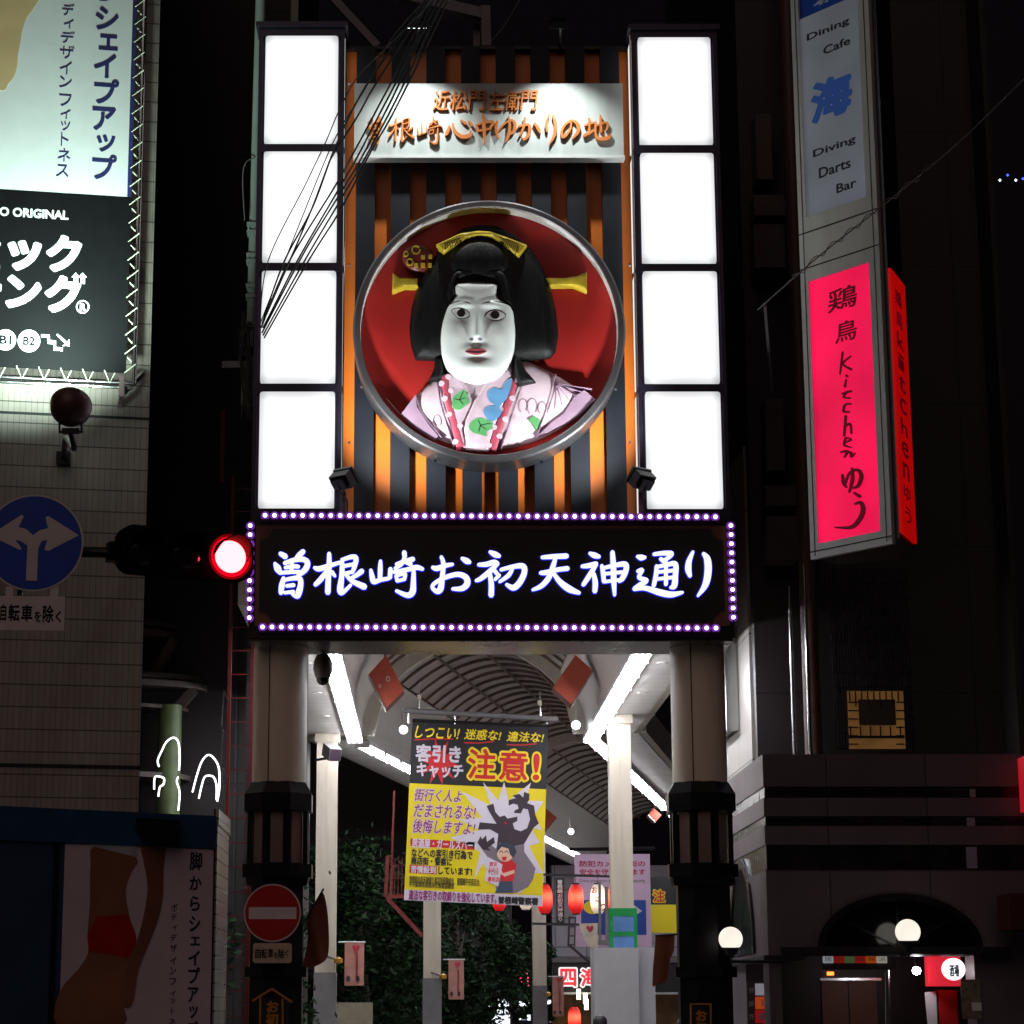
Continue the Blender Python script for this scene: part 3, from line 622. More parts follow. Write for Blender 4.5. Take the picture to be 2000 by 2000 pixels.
rel([(690,560), (720,500), (800,470), (890,480), (980,470), (1050,500), (1090,600), (1098,720), (1010,668), (1020,610), (985,548), (890,525), (760,545), (738,600), (735,650), (690,705), (672,650)], .19, .05, 40, 'hairline', HAIRM, BT, 18, 1, closed=False)
# face relief
FQ = bkx(.30); fp = [FQ.px(*ZB(*p)) for p in cr(face, 3, True)]
def unz(v): # back to zoom units approx
    a0, b0 = FQ.px(*ZB(880, 850)); return 880 + (v[:, 0] - a0) / q / 1.06, 850 - (v[:, 1] - b0) / q / 1.02
def g(x, y, cx, cy, sx, sy): return np.exp(-((x - cx) / sx) ** 2 - ((y - cy) / sy) ** 2)
def face_h(v):
    x, y = unz(v); d = np.clip(edist(v, fp) / (130 * q), 0, 1); z = .1 * np.sqrt(np.clip(1 - (1 - d) ** 2, 0, 1))
    z += .06 * np.exp(-((x - 870) / 30) ** 2) * np.clip((y - 690) / 240, 0, 1) * (1 / (1 + np.exp((y - 945) / 9)))
    z += .004 * (g(x, y, 838, 935, 26, 22) + g(x, y, 906, 935, 26, 22)) + .006 * g(x, y, 872, 930, 40, 26)
    z += -.026 * (g(x, y, 765, 775, 70, 40) + g(x, y, 985, 782, 70, 40)) + .018 * (g(x, y, 765, 775, 55, 26) + g(x, y, 990, 782, 55, 26))
    z += .022 * (g(x, y, 770, 700, 80, 22) + g(x, y, 985, 700, 80, 22)) + .02 * (g(x, y, 720, 900, 70, 80) + g(x, y, 1030, 900, 70, 80))
    z += -.012 * g(x, y, 868, 975, 22, 16) + .024 * g(x, y, 868, 1018, 70, 26) + .03 * g(x, y, 878, 1140, 80, 44) - .012 * g(x, y, 870, 1070, 70, 16)
    return z
FB = .19
fo = MB().poly(BK, fp, .05, FB, (), 11 * q, face_h).build('face', FACEM, BT, True)
def onface(pts, name, mat, lift, par=fo, n=5, sm=True, step=7):
    p = cr(pts, n, True) if sm else np.array(pts); pp = [FQ.px(*ZB(*x)) for x in p]
    return MB().poly(BK, pp, .1, FB + lift, (), step * q, face_h).build(name, mat, par, True)
INK = M('ink_black', C(12, 12, 14), .3); EYEW = M('eye_white', C(216, 218, 214), .35); LIP = M('lip_red', C(160, 66, 72), .4); MOUTH = M('mouth_dark', C(44, 14, 36), .4)
for l, i in (([(708,748), (750,738), (800,752), (822,782), (790,800), (745,795)], (768,768,27,26)), ([(925,792), (950,762), (1000,750), (1056,778), (1030,806), (970,812)], (990,780,28,27))):
    ol = onface([(l[0][0] - 4, l[0][1] - 2)] + [(x + (0 if abs(x - i[0]) < 40 else 4 * np.sign(x - i[0])), y + 6 * np.sign(y - i[1])) for x, y in l[1:]], 'eye_outline', INK, .002)
    e = onface(l, 'eye', EYEW, .004, ol); onface(circ(*i, n=20), 'iris', INK, .006, e, sm=False)
onface([(690,702), (740,684), (790,688), (832,712), (790,696), (740,694)], 'eyebrow', INK, .003); onface([(905,714), (950,690), (1020,684), (1100,712), (1020,694), (955,698)], 'eyebrow', INK, .003)
onface([(794,1020), (832,1004), (868,1008), (902,1004), (934,1020), (902,1036), (868,1042), (828,1036)], 'lips', LIP, .003)
onface([(800,1020), (868,1021), (928,1020), (898,1029), (868,1032), (832,1029)], 'mouth', MOUTH, .006)
onface([(820,940), (835,932), (850,942), (836,952)], 'nostril', M('nostril_grey', C(84, 84, 98), .5), .003, step=5); onface([(874,942), (892,934), (908,944), (890,952)], 'nostril', M('nostril_grey2', C(84, 84, 98), .5), .003, step=5)
# ornaments
OCH = M('ochre_lacquer', C(196, 170, 48), .4, var=.12, scale=12)
cbm = rel([(606,322), (760,250), (880,232), (960,238), (1060,272), (1198,325), (1145,405), (1115,380), (1030,310), (960,275), (880,268), (800,285), (700,345), (655,378)], .2, .03, 14, 'comb', OCH, BT, 14, 1, closed=False)
mb = MB()
for k in range(7): mb.strokes(bkx(.22), ZB, [[(668 + k * 16, 358 - k * 8, 4), (664 + k * 14, 322 - k * 5, 4)]], -.1, .012, k=2)
for k in range(9): mb.strokes(bkx(.22), ZB, [[(1030 + k * 12, 318 + k * 7, 4), (1040 + k * 12, 290 + k * 6, 4)]], -.1, .012, k=2)
mb.strokes(bkx(.22), ZB, [[(655, 322, 4), (760, 285, 4)], [(1020, 280, 4), (1142, 330, 4), (1120, 385, 4)]], -.1, .012, k=2); mb.build('tooth_line', INK, cbm)
rel([(322,505), (370,535), (490,542), (490,600), (400,600), (318,632)], .1, .03, 20, 'hairpin', OCH, BT, 14, 1, closed=False)
rel([(1320,538), (1440,540), (1530,525), (1588,498), (1588,628), (1500,590), (1345,592)], .1, .03, 20, 'hairpin', OCH, BT, 14, 1, closed=False)
br = rel(circ(490, 408, 102, 90, 24), .09, .05, 80, 'hair_ornament', M('ornament_red', C(110, 32, 26), .45), BT, 20, 1, closed=False)
for x, y, s in ((475,460,13), (520,460,14), (565,458,12), (520,408,13), (568,405,12)): MB().poly(BK, [bkx(.14).px(*ZB(x + a * s, y + b * s)) for a, b in ((-1, -1), (1, -1), (1, 1), (-1, 1))], .09, .146).build('gold_square', OCH, br)
for x, y, r in ((435,438,20), (475,360,26), (410,385,14)): MB().strokes(bkx(.14), ZB, [[(a, b, 8) for a, b in circ(x, y, r, n=8)]], -.05, .007, k=2).build('gold_ring', OCH, br)

# ------------------------------------------------------------------ lamps on the gate
LAMPF = E('flood_lens', (.85, .95, 1), 6, False)
def flood_low(u, v, s, label):
    y = 23.2; c = P(u, v, y); base = Vector((c.x + s * .0, y + .15, ztop)); t = T('floodlight', label, 'floodlight', base, 'floodlights on top of the gate sign')
    d = Vector((s * .4, .5, .62)).normalized(); x = d.cross(Vector((0, 0, 1))).normalized(); z = x.cross(d)
    mb = MB(); mb.ob(c, x * .115, d * .06, z * .085); mb.ob(c - d * .08, x * .08, d * .025, z * .055); mb.ob(c + d * .075, x * .125, d * .015, z * .095); mb.build('housing', BLACK, t)
    MB().ob(c + d * .091, x * .1, d * .002, z * .075).build('lens', LAMPF, t)
    mb = MB(); mb.bar(base, Vector((base.x, base.y, c.z - .1)), .05, .03); mb.bar(Vector((base.x, base.y, c.z - .1)), c, .03); mb.build('bracket', GREY, t)
    mb = MB(); mb.tube([tuple(p) for p in cr([c - d * .1, c - d * .12 - z * .12, Vector((base.x + .04, base.y - .03, c.z - .2)), base + Vector((.04, -.03, 0))], 5)], .008, 5); mb.build('cable', RUBBER, t)
    spot('lamp', c + d * .12, (ca - s * .2, 24.3, cb - .1), 275, 112, .7, (.93, 1, .98), .07, t)
flood_low(670, 937, 1, 'small black floodlight beside the first tower, aimed up at the puppet')
flood_low(1254, 937, -1, 'small black floodlight beside the second tower, aimed up at the puppet')
def flood_top(u, lit, label):
    y = 23.62; c = P(u, 47, y); c0 = Vector((P(u + 2, 90, YP).x, YP + .1, zs1)); t = T('sign_lamp', label, 'sign lamp', c0, 'sign lamps on arms above the striped panel')
    d = Vector((0, .62, -1)).normalized(); x = Vector((1, 0, 0)); z = x.cross(d)
    mb = MB(); mb.ob(c, x * .13, d * .035, z * .07); mb.ob(c - d * .05, x * .07, d * .02, z * .04); mb.build('head', DARKMETAL, t)
    mb = MB()
    for k in range(4): mb.ob(c + d * .037 + x * (k - 1.5) * .058, x * .018, d * .004, z * .05)
    mb.build('diode', E('diode_' + lit, (.85, .97, 1), 5, False) if lit == 'lit' else M('dark_lens', (.1, .1, .1), .2), t)
    MB().tube([c0 + Vector((0, 0, -.05)), c0 + Vector((0, -.3, .18)), c - d * .05], .02, 8).build('arm', DARKMETAL, t)
    spot('lamp', c + d * .06, (c.x, YP - .08, zs1 - 4.4), 225, 106, 1, (.95, 1, .97), .05, t)
flood_top(815, 'lit', 'sign lamp with four bright diodes showing, above the title board'); flood_top(1092, 'dark', 'sign lamp seen dark from below, nearer the second tower')
# ------------------------------------------------------------------ tiled corner building and its banner
LO = P(273, 1470, 24); LO.z = 0; LB = Fr(LO, 10.4)
TILE = tiles('wall_tile', C(166, 156, 146), C(110, 100, 92), .062, .236, .003, rough=.45, var=.1, bump=.3, big=(4000, .236, .008))
t = T('corner_building', 'corner building faced in pale narrow upright tiles, behind the hung banner', 'building', LB.w(-4, 0, -4))
MB().fb(LB, -9, 0, 0, 21, -7, 0).build('wall', TILE, t)
mb = MB(); mb.fb(LB, -9, LB.px(150, 1497)[1] - .02, .004, LB.px(150, 1497)[1] + .02, -.02, .004); mb.fb(LB, -9, LB.px(150, 812)[1] - .015, .004, LB.px(150, 812)[1] + .015, -.02, .004); mb.build('joint_strip', BLACK, t)
SB = Fr(LB.w(0, 0, .55), 10.4)                                        # the banner's plane
sx1 = SB.px(250, 600)[0]; sb0 = SB.px(245, 729)[1]; spl = SB.px(128, 377)[1]; sx0 = sx1 - 4.6; st = sb0 + 7.6
t = T('wall_banner', 'huge laced advertising banner, pale above and black below, on a pipe frame', 'banner', SB.w((sx0 + sx1) / 2, sb0))
bw = MB().fb(SB, sx0, spl, sx1 - .045, st, -.004, .004).build('sheet', PRINTW, t)
MB().fb(SB, sx0, sb0, sx1, spl - .0005, -.004, .004).build('black_sheet', PRINTK, t)
MB().fb(SB, sx1 - .0445, spl, sx1, st, -.004, .004).build('navy_edge', NAVY, t)
px1 = sx1 + .085; pb = sb0 - .1
mb = MB(); mb.tube([SB.w(px1, pb, -.02), SB.w(px1, st + .2, -.02)], .028, 10); mb.tube([SB.w(sx0, pb, -.02), SB.w(px1, pb, -.02)], .028, 10); mb.tube([SB.w(sx0, pb - .03, -.1), SB.w(px1, pb - .03, -.1)], .02, 8)
mb.build('pipe_frame', STEEL, t, True)
z = sb0; LACE = M('lacing_rope', C(205, 215, 190), .7)
while z < st - .2: MB().tube([SB.w(sx1 - .02, z, .008), SB.w(px1 + .01, z + .1, .012), SB.w(px1 + .01, z + .105, -.05), SB.w(sx1 - .02, z + .21, -.01)], .006, 5).build('lacing', LACE, t); z += .21
x = sx0
while x < sx1 - .1: MB().tube([SB.w(x, sb0 + .02, .008), SB.w(x + .06, pb - .02, .012), SB.w(x + .12, sb0 + .02, -.01)], .006, 5).build('lacing', LACE, t); x += .23
mb = MB(); q0 = SB.px(238, 770); mb.bar(SB.w(q0[0], q0[1] - .02, -.02), SB.w(q0[0], q0[1] + .2, -.02), .06); mb.bar(SB.w(q0[0], q0[1], -.02), SB.w(q0[0], q0[1] + .0, -.5), .05); mb.bar(SB.w(q0[0], q0[1], -.02), LB.w(-.06, LB.px(288, 725)[1], .0), .045); mb.build('bracket', STEEL, t)
Zc1 = zm(0, 0, .26915); Zc2 = zm(0, 500, .26915)
hand = [(270,-30), (250,50), (195,130), (160,230), (150,300), (130,400), (125,480), (100,560), (60,610), (40,650), (10,655), (-40,620), (-60,300), (-60,-30)]
MB().poly(SB, [SB.px(*Zc1(*p)) for p in cr(hand, 3, True)], 0, .0075).build('hand_print', SKINP, bw)
def colpx(fr, body, tops, d, bold, mat, parent, Z, name='lettering', wx=1):
    mb = MB()
    for ch, (x0, y0, x1, y1) in zip(body, tops): 
        a0, b0 = fr.px(*Z(x0, y1)); a1, b1 = fr.px(*Z(x1, y0)); mb.text(fr, ch, a0, b0, a1, b1, 0, d, bold=bold, em=False)
    return mb.build(name, mat, parent)
colpx(SB, 'らシェイプアップ', [(700,-60,800,5), (690,60,862,215), (715,258,858,362), (678,398,845,562), (678,585,865,752), (665,785,842,945), (697,985,838,1100), (663,1130,850,1300)], .008, .028, NAVY, bw, Zc1)
colpx(SB, 'ディデザイン', [(450,35,540,112), (462,145,535,205), (440,235,542,312), (432,342,540,425), (432,452,522,538), (430,560,522,635)], .008, .005, NAVY, bw, Zc1)
colpx(SB, 'フィットネス', [(428,690,520,770), (438,798,512,862), (440,885,510,948), (440,968,498,1058), (418,1085,512,1172), (405,1200,498,1282)], .008, .005, NAVY, bw, Zc1)
PW2 = M('print_lettering_white', C(238, 242, 240), .5, var=.03); bk = t
mb = MB(); mb.tpx(SB, 'O ORIGINAL', Zc1(0, 1565), Zc1(498, 1545), .004, .0075, bold=.035)
a0, b0 = SB.px(*Zc1(-6, 1562)); a1, b1 = SB.px(*Zc1(498, 1545)); hh = SB.px(*Zc1(250, 1520))[1] - SB.px(*Zc1(250, 1575))[1]
mb = MB(); c_ = SB.px(*Zc1(250, 1552)); mb.text(SB, 'O ORIGINAL', a0, c_[1] - hh * .55, a1, c_[1] + hh * .65, .004, .0075, bold=.035)
mb.build('lettering', PW2, bk)
def chbox(mb, ch, Z, x0, y0, x1, y1, bold): a0, b0 = SB.px(*Z(x0, y1)); a1, b1 = SB.px(*Z(x1, y0)); mb.text(SB, ch, a0, b0, a1, b1, .004, .0075, bold=bold)
mb = MB(); chbox(mb, 'ッ', Zc1, 48, 1752, 305, 1960, .055); chbox(mb, 'ク', Zc1, 330, 1715, 598, 1970, .055); chbox(mb, 'ン', Zc2, 38, 150, 305, 375, .055); chbox(mb, 'ク', Zc2, 320, 150, 590, 408, .055)
chbox(mb, 'ミ', Zc1, -170, 1730, 8, 1935, .05); chbox(mb, 'ニ', Zc2, -190, 60, 18, 250, .05)
for x in (550, 600): mb.poly(SB, [SB.px(*Zc2(x + a, 160 + b)) for a, b in ((-30,-5), (0,-38), (30,-3), (16,-3), (16,44), (-16,40), (-16,-5))], .004, .0085)
mb.build('lettering', PW2, bk)
def disc(mb, x, y, r, Z=Zc2, d=.0075, holes=()): mb.poly(SB, [SB.px(*Z(*p)) for p in circ(x, y, r, n=32)], .004, d, [[SB.px(*Z(*p)) for p in circ(x, y, h, n=28)] for h in holes])
mb = MB(); disc(mb, 600, 370, 48, holes=(39,)); chbox(mb, 'R', Zc2, 580, 345, 622, 396, .06); mb.build('registered_mark', PW2, bk)
for x, y, s in ((40, 610, 'B1'), (210, 618, 'B2')):
    mb = MB(); disc(mb, x, y, 76 if s == 'B1' else 81); o = mb.build('floor_mark', PW2, bk); mb = MB(); a0, b0 = SB.px(*Zc2(x - 45, y + 30)); a1, b1 = SB.px(*Zc2(x + 45, y - 30)); mb.text(SB, s, a0, b0, a1, b1, .006, .01, bold=.035); mb.build('lettering', PRINTK, o)
mb = MB(); mb.poly(SB, [SB.px(*Zc2(*p)) for p in ((300,570), (360,572), (360,612), (405,616), (405,662), (455,668), (455,690), (388,686), (388,640), (345,636), (345,594), (300,590))], .004, .0075)
mb.poly(SB, [SB.px(*Zc2(*p)) for p in ((408,572), (420,568), (490,628), (500,605), (505,655), (452,652), (478,640))], .004, .0075); mb.build('stairs_mark', PW2, bk)
# its lamp on a bent arm
hc = LB.px(137, 797); HC = LB.w(hc[0], hc[1], 1.85); t = T('banner_lamp', 'round brown lamp on a bent arm below the huge banner', 'lamp', LB.w(LB.px(124, 898)[0], LB.px(124, 898)[1], 0))
hc = P(138, 797, HC.y); HC = hc; dl = Vector((-.05, .72, .8)).normalized(); ax = lambda x, y, h: (Vector((1, 0, 0)) * x + dl.cross(Vector((1, 0, 0))).normalized() * y + dl * h)
BROWNL = M('lamp_brown', C(92, 62, 56), .4, .2)
mb = MB(); mb.lathe(HC, [(0, -.17), (.07, -.165), (.15, -.12), (.2, -.04), (.212, .06), (.2, .06), (.19, -.02)], 28, ax); mb.build('reflector', BROWNL, t, True)
mb = MB(); pj = P(138, 842, HC.y); ab = LB.w(LB.px(124, 898)[0], LB.px(124, 898)[1], .05)
mb.tube(cr([tuple(ab), tuple(ab + LB.n * .9), tuple(pj + Vector((0, .25, -.12))), tuple(pj)], 6), .03, 8); mb.ob(ab, (.07, 0, 0), (0, .06, 0), (0, 0, .07)); mb.build('arm', DARKMETAL, t, True)
mb = MB(); mb.ob(pj, (.085, 0, 0), (0, .03, 0), (0, 0, .025)); 
for s in (-1, 1): mb.bar(pj + Vector((s * .11, 0, 0)), HC + Vector((s * .11, 0, -.1)), .02)
mb.bar(pj + Vector((-.12, 0, -.01)), pj + Vector((.12, 0, -.01)), .02); mb.build('yoke', DARKMETAL, t)
lp = HC + dl * .03; MB().lathe(lp, [(0, 0), (.17, 0)], 20, ax).build('lens', E('lamp_lens', (.8, 1, .92), 9), t)
spot('lamp', lp + dl * .05, lp + dl * 3 + Vector((-1.5, .1, 1.6)), 1700, 112, 1, (.74, 1, .9), .16, t)

# ------------------------------------------------------------------ traffic signal and round signs on its arm
TG = Fr(P(281, 1074, 18.5), 26); sz = (0, 0)
t = T('traffic_light', 'black horizontal traffic light with its red lamp lit', 'traffic light', TG.w(.4, -.5))
cs = [TG.px(281, 1072), TG.px(362, 1079), TG.px(450, 1090)]; r = .15
TLB = M('signal_black', C(34, 32, 33), .9, spec=0)
mb = MB(); h = .19; o = []
for (cx_, cz_, st_) in ((cs[0][0] - .08, cs[0][1] - .07, 180), (cs[2][0] + .08, cs[0][1] - .07, 270), (cs[2][0] + .08, cs[0][1] + .07, 0), (cs[0][0] - .08, cs[0][1] + .07, 90)): o += circ(cx_, cz_, .13, n=6, a0=st_, a1=st_ + 90)
mb.poly(TG, o, -.14, 0); mb.build('housing', TLB, t)
REDL = E('red_signal', (1, .024, .026), 38); DLENS = M('dark_lens_glass', C(30, 34, 34), .12)
for i, c in enumerate(cs):
    if i: c = (c[0], cs[0][1])
    vax = lambda x, y, hh: TG.ex * x + TG.ez * y + TG.n * hh
    C0 = TG.w(c[0], c[1], 0); mb = MB(); mb.lathe(C0, [(.001, .045), (r * .6, .036), (r - .03, .014), (r - .012, .001)], 28, vax); mb.build('lens', REDL if i == 2 else DLENS, t, True)
    if i == 2:                                       # added glowing rings imitating the red halo round the lens
        for q0, q1, mm in ((.995, 1.15, E('red_rim_bright', (1, .0, .02), 1.1)), (1.152, 1.3, E('red_rim_dim', (.5, .0, .006), .35))): mb = MB(); mb.lathe(C0, [(r * q0, .003), (r * q1, .002)], 32, vax); mb.f = [f for f in mb.f if len(f) == 4]; mb.mi = [0] * len(mb.f); mb.build('filter_ring', mm, t)
    k = len(mb.v); mb = MB(); n = 20; vs = []; fs = []
    for j in range(n + 1):
        a = R(-12 + 204 * j / n); dp = .02 + .19 * math.sin(max(min(a, math.pi), 0)) ** .7
        for rr_, dd in ((r, .001), (r, dp), (r + .008, dp), (r + .008, .001)): vs.append(C0 + vax(math.cos(a) * rr_, math.sin(a) * rr_, dd))
    for j in range(n):
        for e in range(4): fs.append((j * 4 + e, j * 4 + (e + 1) % 4, j * 4 + 4 + (e + 1) % 4, j * 4 + 4 + e))
    mb.add(vs, fs).build('visor', TLB, t)
t2 = T('signal_arm', 'dark steel arm reaching in from the roadside to the traffic light', 'pole', TG.w(-3.2, -6))
mb = MB(); y0 = cs[0][1] - .04; e_ = TG.w(cs[0][0] - .18, y0, -.06); mb.tube([e_ + Vector((-3.5, .1, .12)), e_], [.06, .045], 10); mb.ob(TG.w(cs[0][0] - .24, y0, -.06), TG.ex * .05, TG.n * .06, Vector((0, 0, .08))); mb.build('arm', DARKMETAL, t2)
MB().tube([(e_.x - 3.5, e_.y + .1, -.13), e_ + Vector((-3.5, .1, .9))], .1, 12).build('post', DARKMETAL, t2)
SG = Fr(P(66, 1060, 18.2), 4); bc = SG.px(66, 1060); br_ = SG.px(163, 1060)[0] - bc[0]; SIGNW = M('sign_white', C(236, 224, 222), .45, var=.05); SIGNB = M('sign_blue_face', C(4, 70, 196), .4, var=.06)
t = T('round_sign', 'round blue road sign with a white two-way branching arrow', 'road sign', SG.w(bc[0], bc[1] - br_))
MB().poly(SG, circ(*bc, br_, n=64), -.006, 0).build('rim', SIGNW, t); fa = MB().poly(SG, circ(*bc, br_ - .014, n=64), 0, .003).build('face', SIGNB, t)
Z3 = zm(0, 950, .26915)
hd = [(572,355), (350,470), (322,462), (345,385), (300,400), (278,450), (268,685), (188,682), (200,430), (150,395), (110,390), (158,450), (145,462), (-75,355), (160,205), (172,220), (135,295), (190,310), (240,355), (290,318), (350,305), (330,225), (350,215)]
MB().poly(SG, [SG.px(*Z3(*p)) for p in hd], .003, .0055).build('arrow', SIGNW, fa)
MB().bar(SG.w(bc[0] - .1, bc[1] - .02, -.05), SG.w(bc[0] - .1, bc[1] - br_ - .25, -.05), .04).build('bracket', DARKMETAL, t)
t = T('plate_sign', 'white plate with black writing hung under the blue arrow sign', 'plate', SG.w(*SG.px(50, 1232)))
a0, b0, a1, b1 = SG.rect(-20, 1164, 126, 1231); MB().fb(SG, a0, b0, a1, b1, -.004, .001).build('plate', SIGNW, t)
def bike_text(fr, t, Zq, d, boxes):
    mb = MB()
    for ch, (x0, y0, x1, y1) in zip('自転車を除く', boxes): a0, b0 = fr.px(*Zq(x0, y1)); a1, b1 = fr.px(*Zq(x1, y0)); mb.text(fr, ch, a0, b0, a1, b1, d, d + .003, bold=.02)
    mb.build('lettering', PRINTK, t)
bike_text(SG, t, Z3, .001, [(0,852,48,975), (58,855,145,978), (152,860,238,980), (248,905,300,982), (308,862,390,988), (402,905,445,985)])
mb = MB()
for u in (18, 105): a, b = SG.px(u, 1160); mb.fb(SG, a - .03, b - .03, a + .03, b + .06, -.02, -.007)
mb.build('strap', SIGNW, t)

# ------------------------------------------------------------------ blue hoarding with a poster at the kerb
KO = P(415, 1800, 17); KO.z = 0; KF = Fr(KO, 31); kz = KF.px(415, 1595)[1]; kx = KF.px(116, 1600)[0]
HB = M('hoarding_blue', C(46, 74, 104), .55, var=.12, scale=3)
t = T('street_hoarding', 'blue street enclosure carrying a tall poster, in front of the pale tiles', 'hoarding', KF.w(-1.5, 0, -.4))
MB().fb(KF, -4.5, -.1, 0, kz, -1.0, 0).build('body', HB, t)
mb = MB(); mb.fb(KF, -4.5, kz - .235, 0.003, kz + .004, .001, .02); mb.build('top_band', M('band_blue', C(40, 84, 124), .5), t)
MB().fb(KF, kx - .035, -.1, kx, kz - .236, .001, .012).build('joint', BLACK, t)
pz1 = KF.px(300, 1625)[1]; a0, a1 = KF.px(122, 1800)[0], -.005
po = MB().fb(KF, a0, .3, a1, kz - .24, .001, .006).build('poster', M('poster_paper', C(238, 216, 228), .6, var=.04), t)
Z4 = zm(0, 1480, .26915)
MB().poly(KF, [KF.px(*Z4(*p)) for p in cr([(680,645), (985,725), (950,830), (915,930), (915,1040), (945,1180), (985,1300), (960,1420), (900,1560), (880,1750), (890,1950), (420,1950), (430,1700), (560,1540), (635,1420), (630,1300), (640,1180), (650,1040), (650,900), (655,760)], 3, True)], .006, .0085).build('figure_print', SKIN, po)
MB().poly(KF, [KF.px(*Z4(*p)) for p in [(700,1150), (920,1140), (985,1310), (960,1455), (640,1405), (635,1280)]], .0085, .011).build('shorts_print', PRED, po)
MB().poly(KF, [KF.px(*Z4(*p)) for p in [(640,560), (1000,570), (985,722), (680,645), (650,640)]], .006, .011).build('top_print', M('print_grey', C(200, 196, 205), .6), po)
MB().poly(KF, [KF.px(*Z4(*p)) for p in cr([(1015,580), (1190,590), (1180,800), (1172,1030), (1120,1230), (1000,1530), (970,1720), (930,1810), (870,1780), (880,1650), (920,1490), (1000,1300), (1060,1030), (1060,860)], 3, True)], .006, .0135).build('arm_print', M('printed_skin_arm', C(150, 98, 76), .6, var=.3, scale=1.5), po)
colpx(KF, '脚からシェイプアップ', [(1372,685,1465,815), (1372,860,1460,960), (1375,1005,1448,1110), (1370,1150,1450,1260), (1378,1300,1448,1362), (1362,1400,1448,1508), (1362,1520,1448,1640), (1358,1665,1435,1775), (1368,1800,1432,1890), (1360,1910,1432,2010)], .0085, .022, M('poster_ink', C(50, 40, 70), .5), po, Z4)
colpx(KF, 'ボディデザインフィットネス', [(1240,1060,1285,1115), (1238,1130,1280,1180), (1250,1210,1280,1250), (1232,1280,1280,1330), (1230,1355,1280,1410), (1230,1445,1278,1500), (1228,1520,1275,1570), (1225,1600,1275,1650), (1232,1690,1270,1730), (1235,1745,1270,1780), (1238,1815,1262,1865), (1222,1890,1270,1940), (1220,1960,1268,2010)], .0085, .004, M('poster_ink_fine', C(60, 50, 80), .5), po, Z4)
mb = MB(); c = KF.px(302, 1618); mb.fb(KF, c[0] - .16, c[1] - .03, c[0] + .16, c[1] + .06, .02, .1); mb.fb(KF, c[0] - .12, c[1] - .09, c[0] + .14, c[1] - .03, .03, .14); mb.build('lamp_box', BLACK, t)
WT = tiles('pale_square_tile', C(200, 196, 188), C(60, 55, 52), .1, .1, .008, rough=.3, var=.06)
x = KO.x; mb = MB(); mb.box(x - .03, 17.05, 0, x + .02, 18.02, kz - .06); mb.box(x - .03, 17.03, kz - .059, x + .03, 18.04, kz + .06)
mb.solo('tiled_wall', WT, 'low wall of small pale tiles at the end of the blue hoarding', 'wall')

# ------------------------------------------------------------------ dark alley: buildings, ladder, pipes
DARKW = tiles('dark_cladding', C(30, 24, 25), C(14, 10, 12), 1.4, 2.4, .02, rough=.5, var=.2)
AL = Fr((0, 33, 0)); t = T('alley_building', 'dark building down the alley with curved balconies and lit loops below', 'building', AL.w(-4.5, 0))
MB().fb(AL, -9, 0, -2.05, 26, -6, 0).build('wall', DARKW, t)
DKW = M('alley_wall', C(38, 32, 34), .6); GRN = M('green_column', C(84, 100, 60), .5); SLABM = M('balcony_paint', C(70, 60, 54), .55)
def balcony(u1, v0, v1):
    a1, b1 = AL.px(u1, v0); b0 = AL.px(u1, v1)[1]; c = (a1 - 1.6, .0); mb = MB(); n = 16
    vs = [Vector((c[0] + 1.6 * math.cos(R(90 * i / n)), 33 - .9 * math.sin(R(90 * i / n)), 0)) for i in range(n + 1)] + [Vector((-9, 32.1, 0)), Vector((-9, 33, 0))]; m = len(vs)
    return mb.add([v + Vector((0, 0, b0)) for v in vs] + [v + Vector((0, 0, b1)) for v in vs], [tuple(range(m))[::-1], tuple(range(m, 2 * m))] + [(i, (i + 1) % m, m + (i + 1) % m, m + i) for i in range(m)]).build('balcony', SLABM, t)
for u, v0, v1 in ((345, 1222, 1232), (350, 1240, 1252), (395, 1326, 1336), (405, 1340, 1352), (368, 1385, 1392), (372, 1516, 1526)): balcony(u, v0, v1)
a, b = AL.px(345, 1400); MB().tube([(a - .05, 32.6, 0), (a - .05, 32.6, AL.px(345, 1385)[1])], .17, 16).build('column', GRN, t, True)
for p, q in (((345, 1255), (300, 1335)), ((385, 1352), (350, 1390))): MB().bar(AL.w(*AL.px(*p), .3), AL.w(*AL.px(*q), .3), .2, .12).build('stair_side', SLABM, t)
NEON = E('neon_white', (.9, .93, 1), 2.6, False); Z44 = zm(0, 1480, .26915)
def neon(label, pts, r=.013):
    p = [AL.w(*AL.px(*Z44(*q)), .95) for q in pts]; MB().tube(cr([tuple(x) for x in p], 5), r, 6).solo('neon_loop', NEON, label, 'neon tube', 'white neon loops in the alley', True)
neon('tall open white neon arch, upper one in the alley', [(1210,115), (1200,70), (1230,0), (1262,-60), (1310,-90), (1345,-60), (1355,40), (1350,140)])
neon('short curl of white neon under the curved ledge', [(1175,275), (1180,190), (1215,185), (1245,200), (1240,240), (1215,260), (1205,325)])
neon('upright white neon line beside the ledge', [(1345,185), (1335,220), (1355,300), (1345,425)])
neon('outer white neon arch nearer the gate column', [(1445,295), (1475,180), (1510,80), (1555,32), (1600,60), (1632,130), (1635,260), (1620,360)])
neon('inner white neon arch nested in the outer one', [(1490,340), (1510,250), (1530,190), (1560,178), (1595,190), (1615,250), (1615,350)])
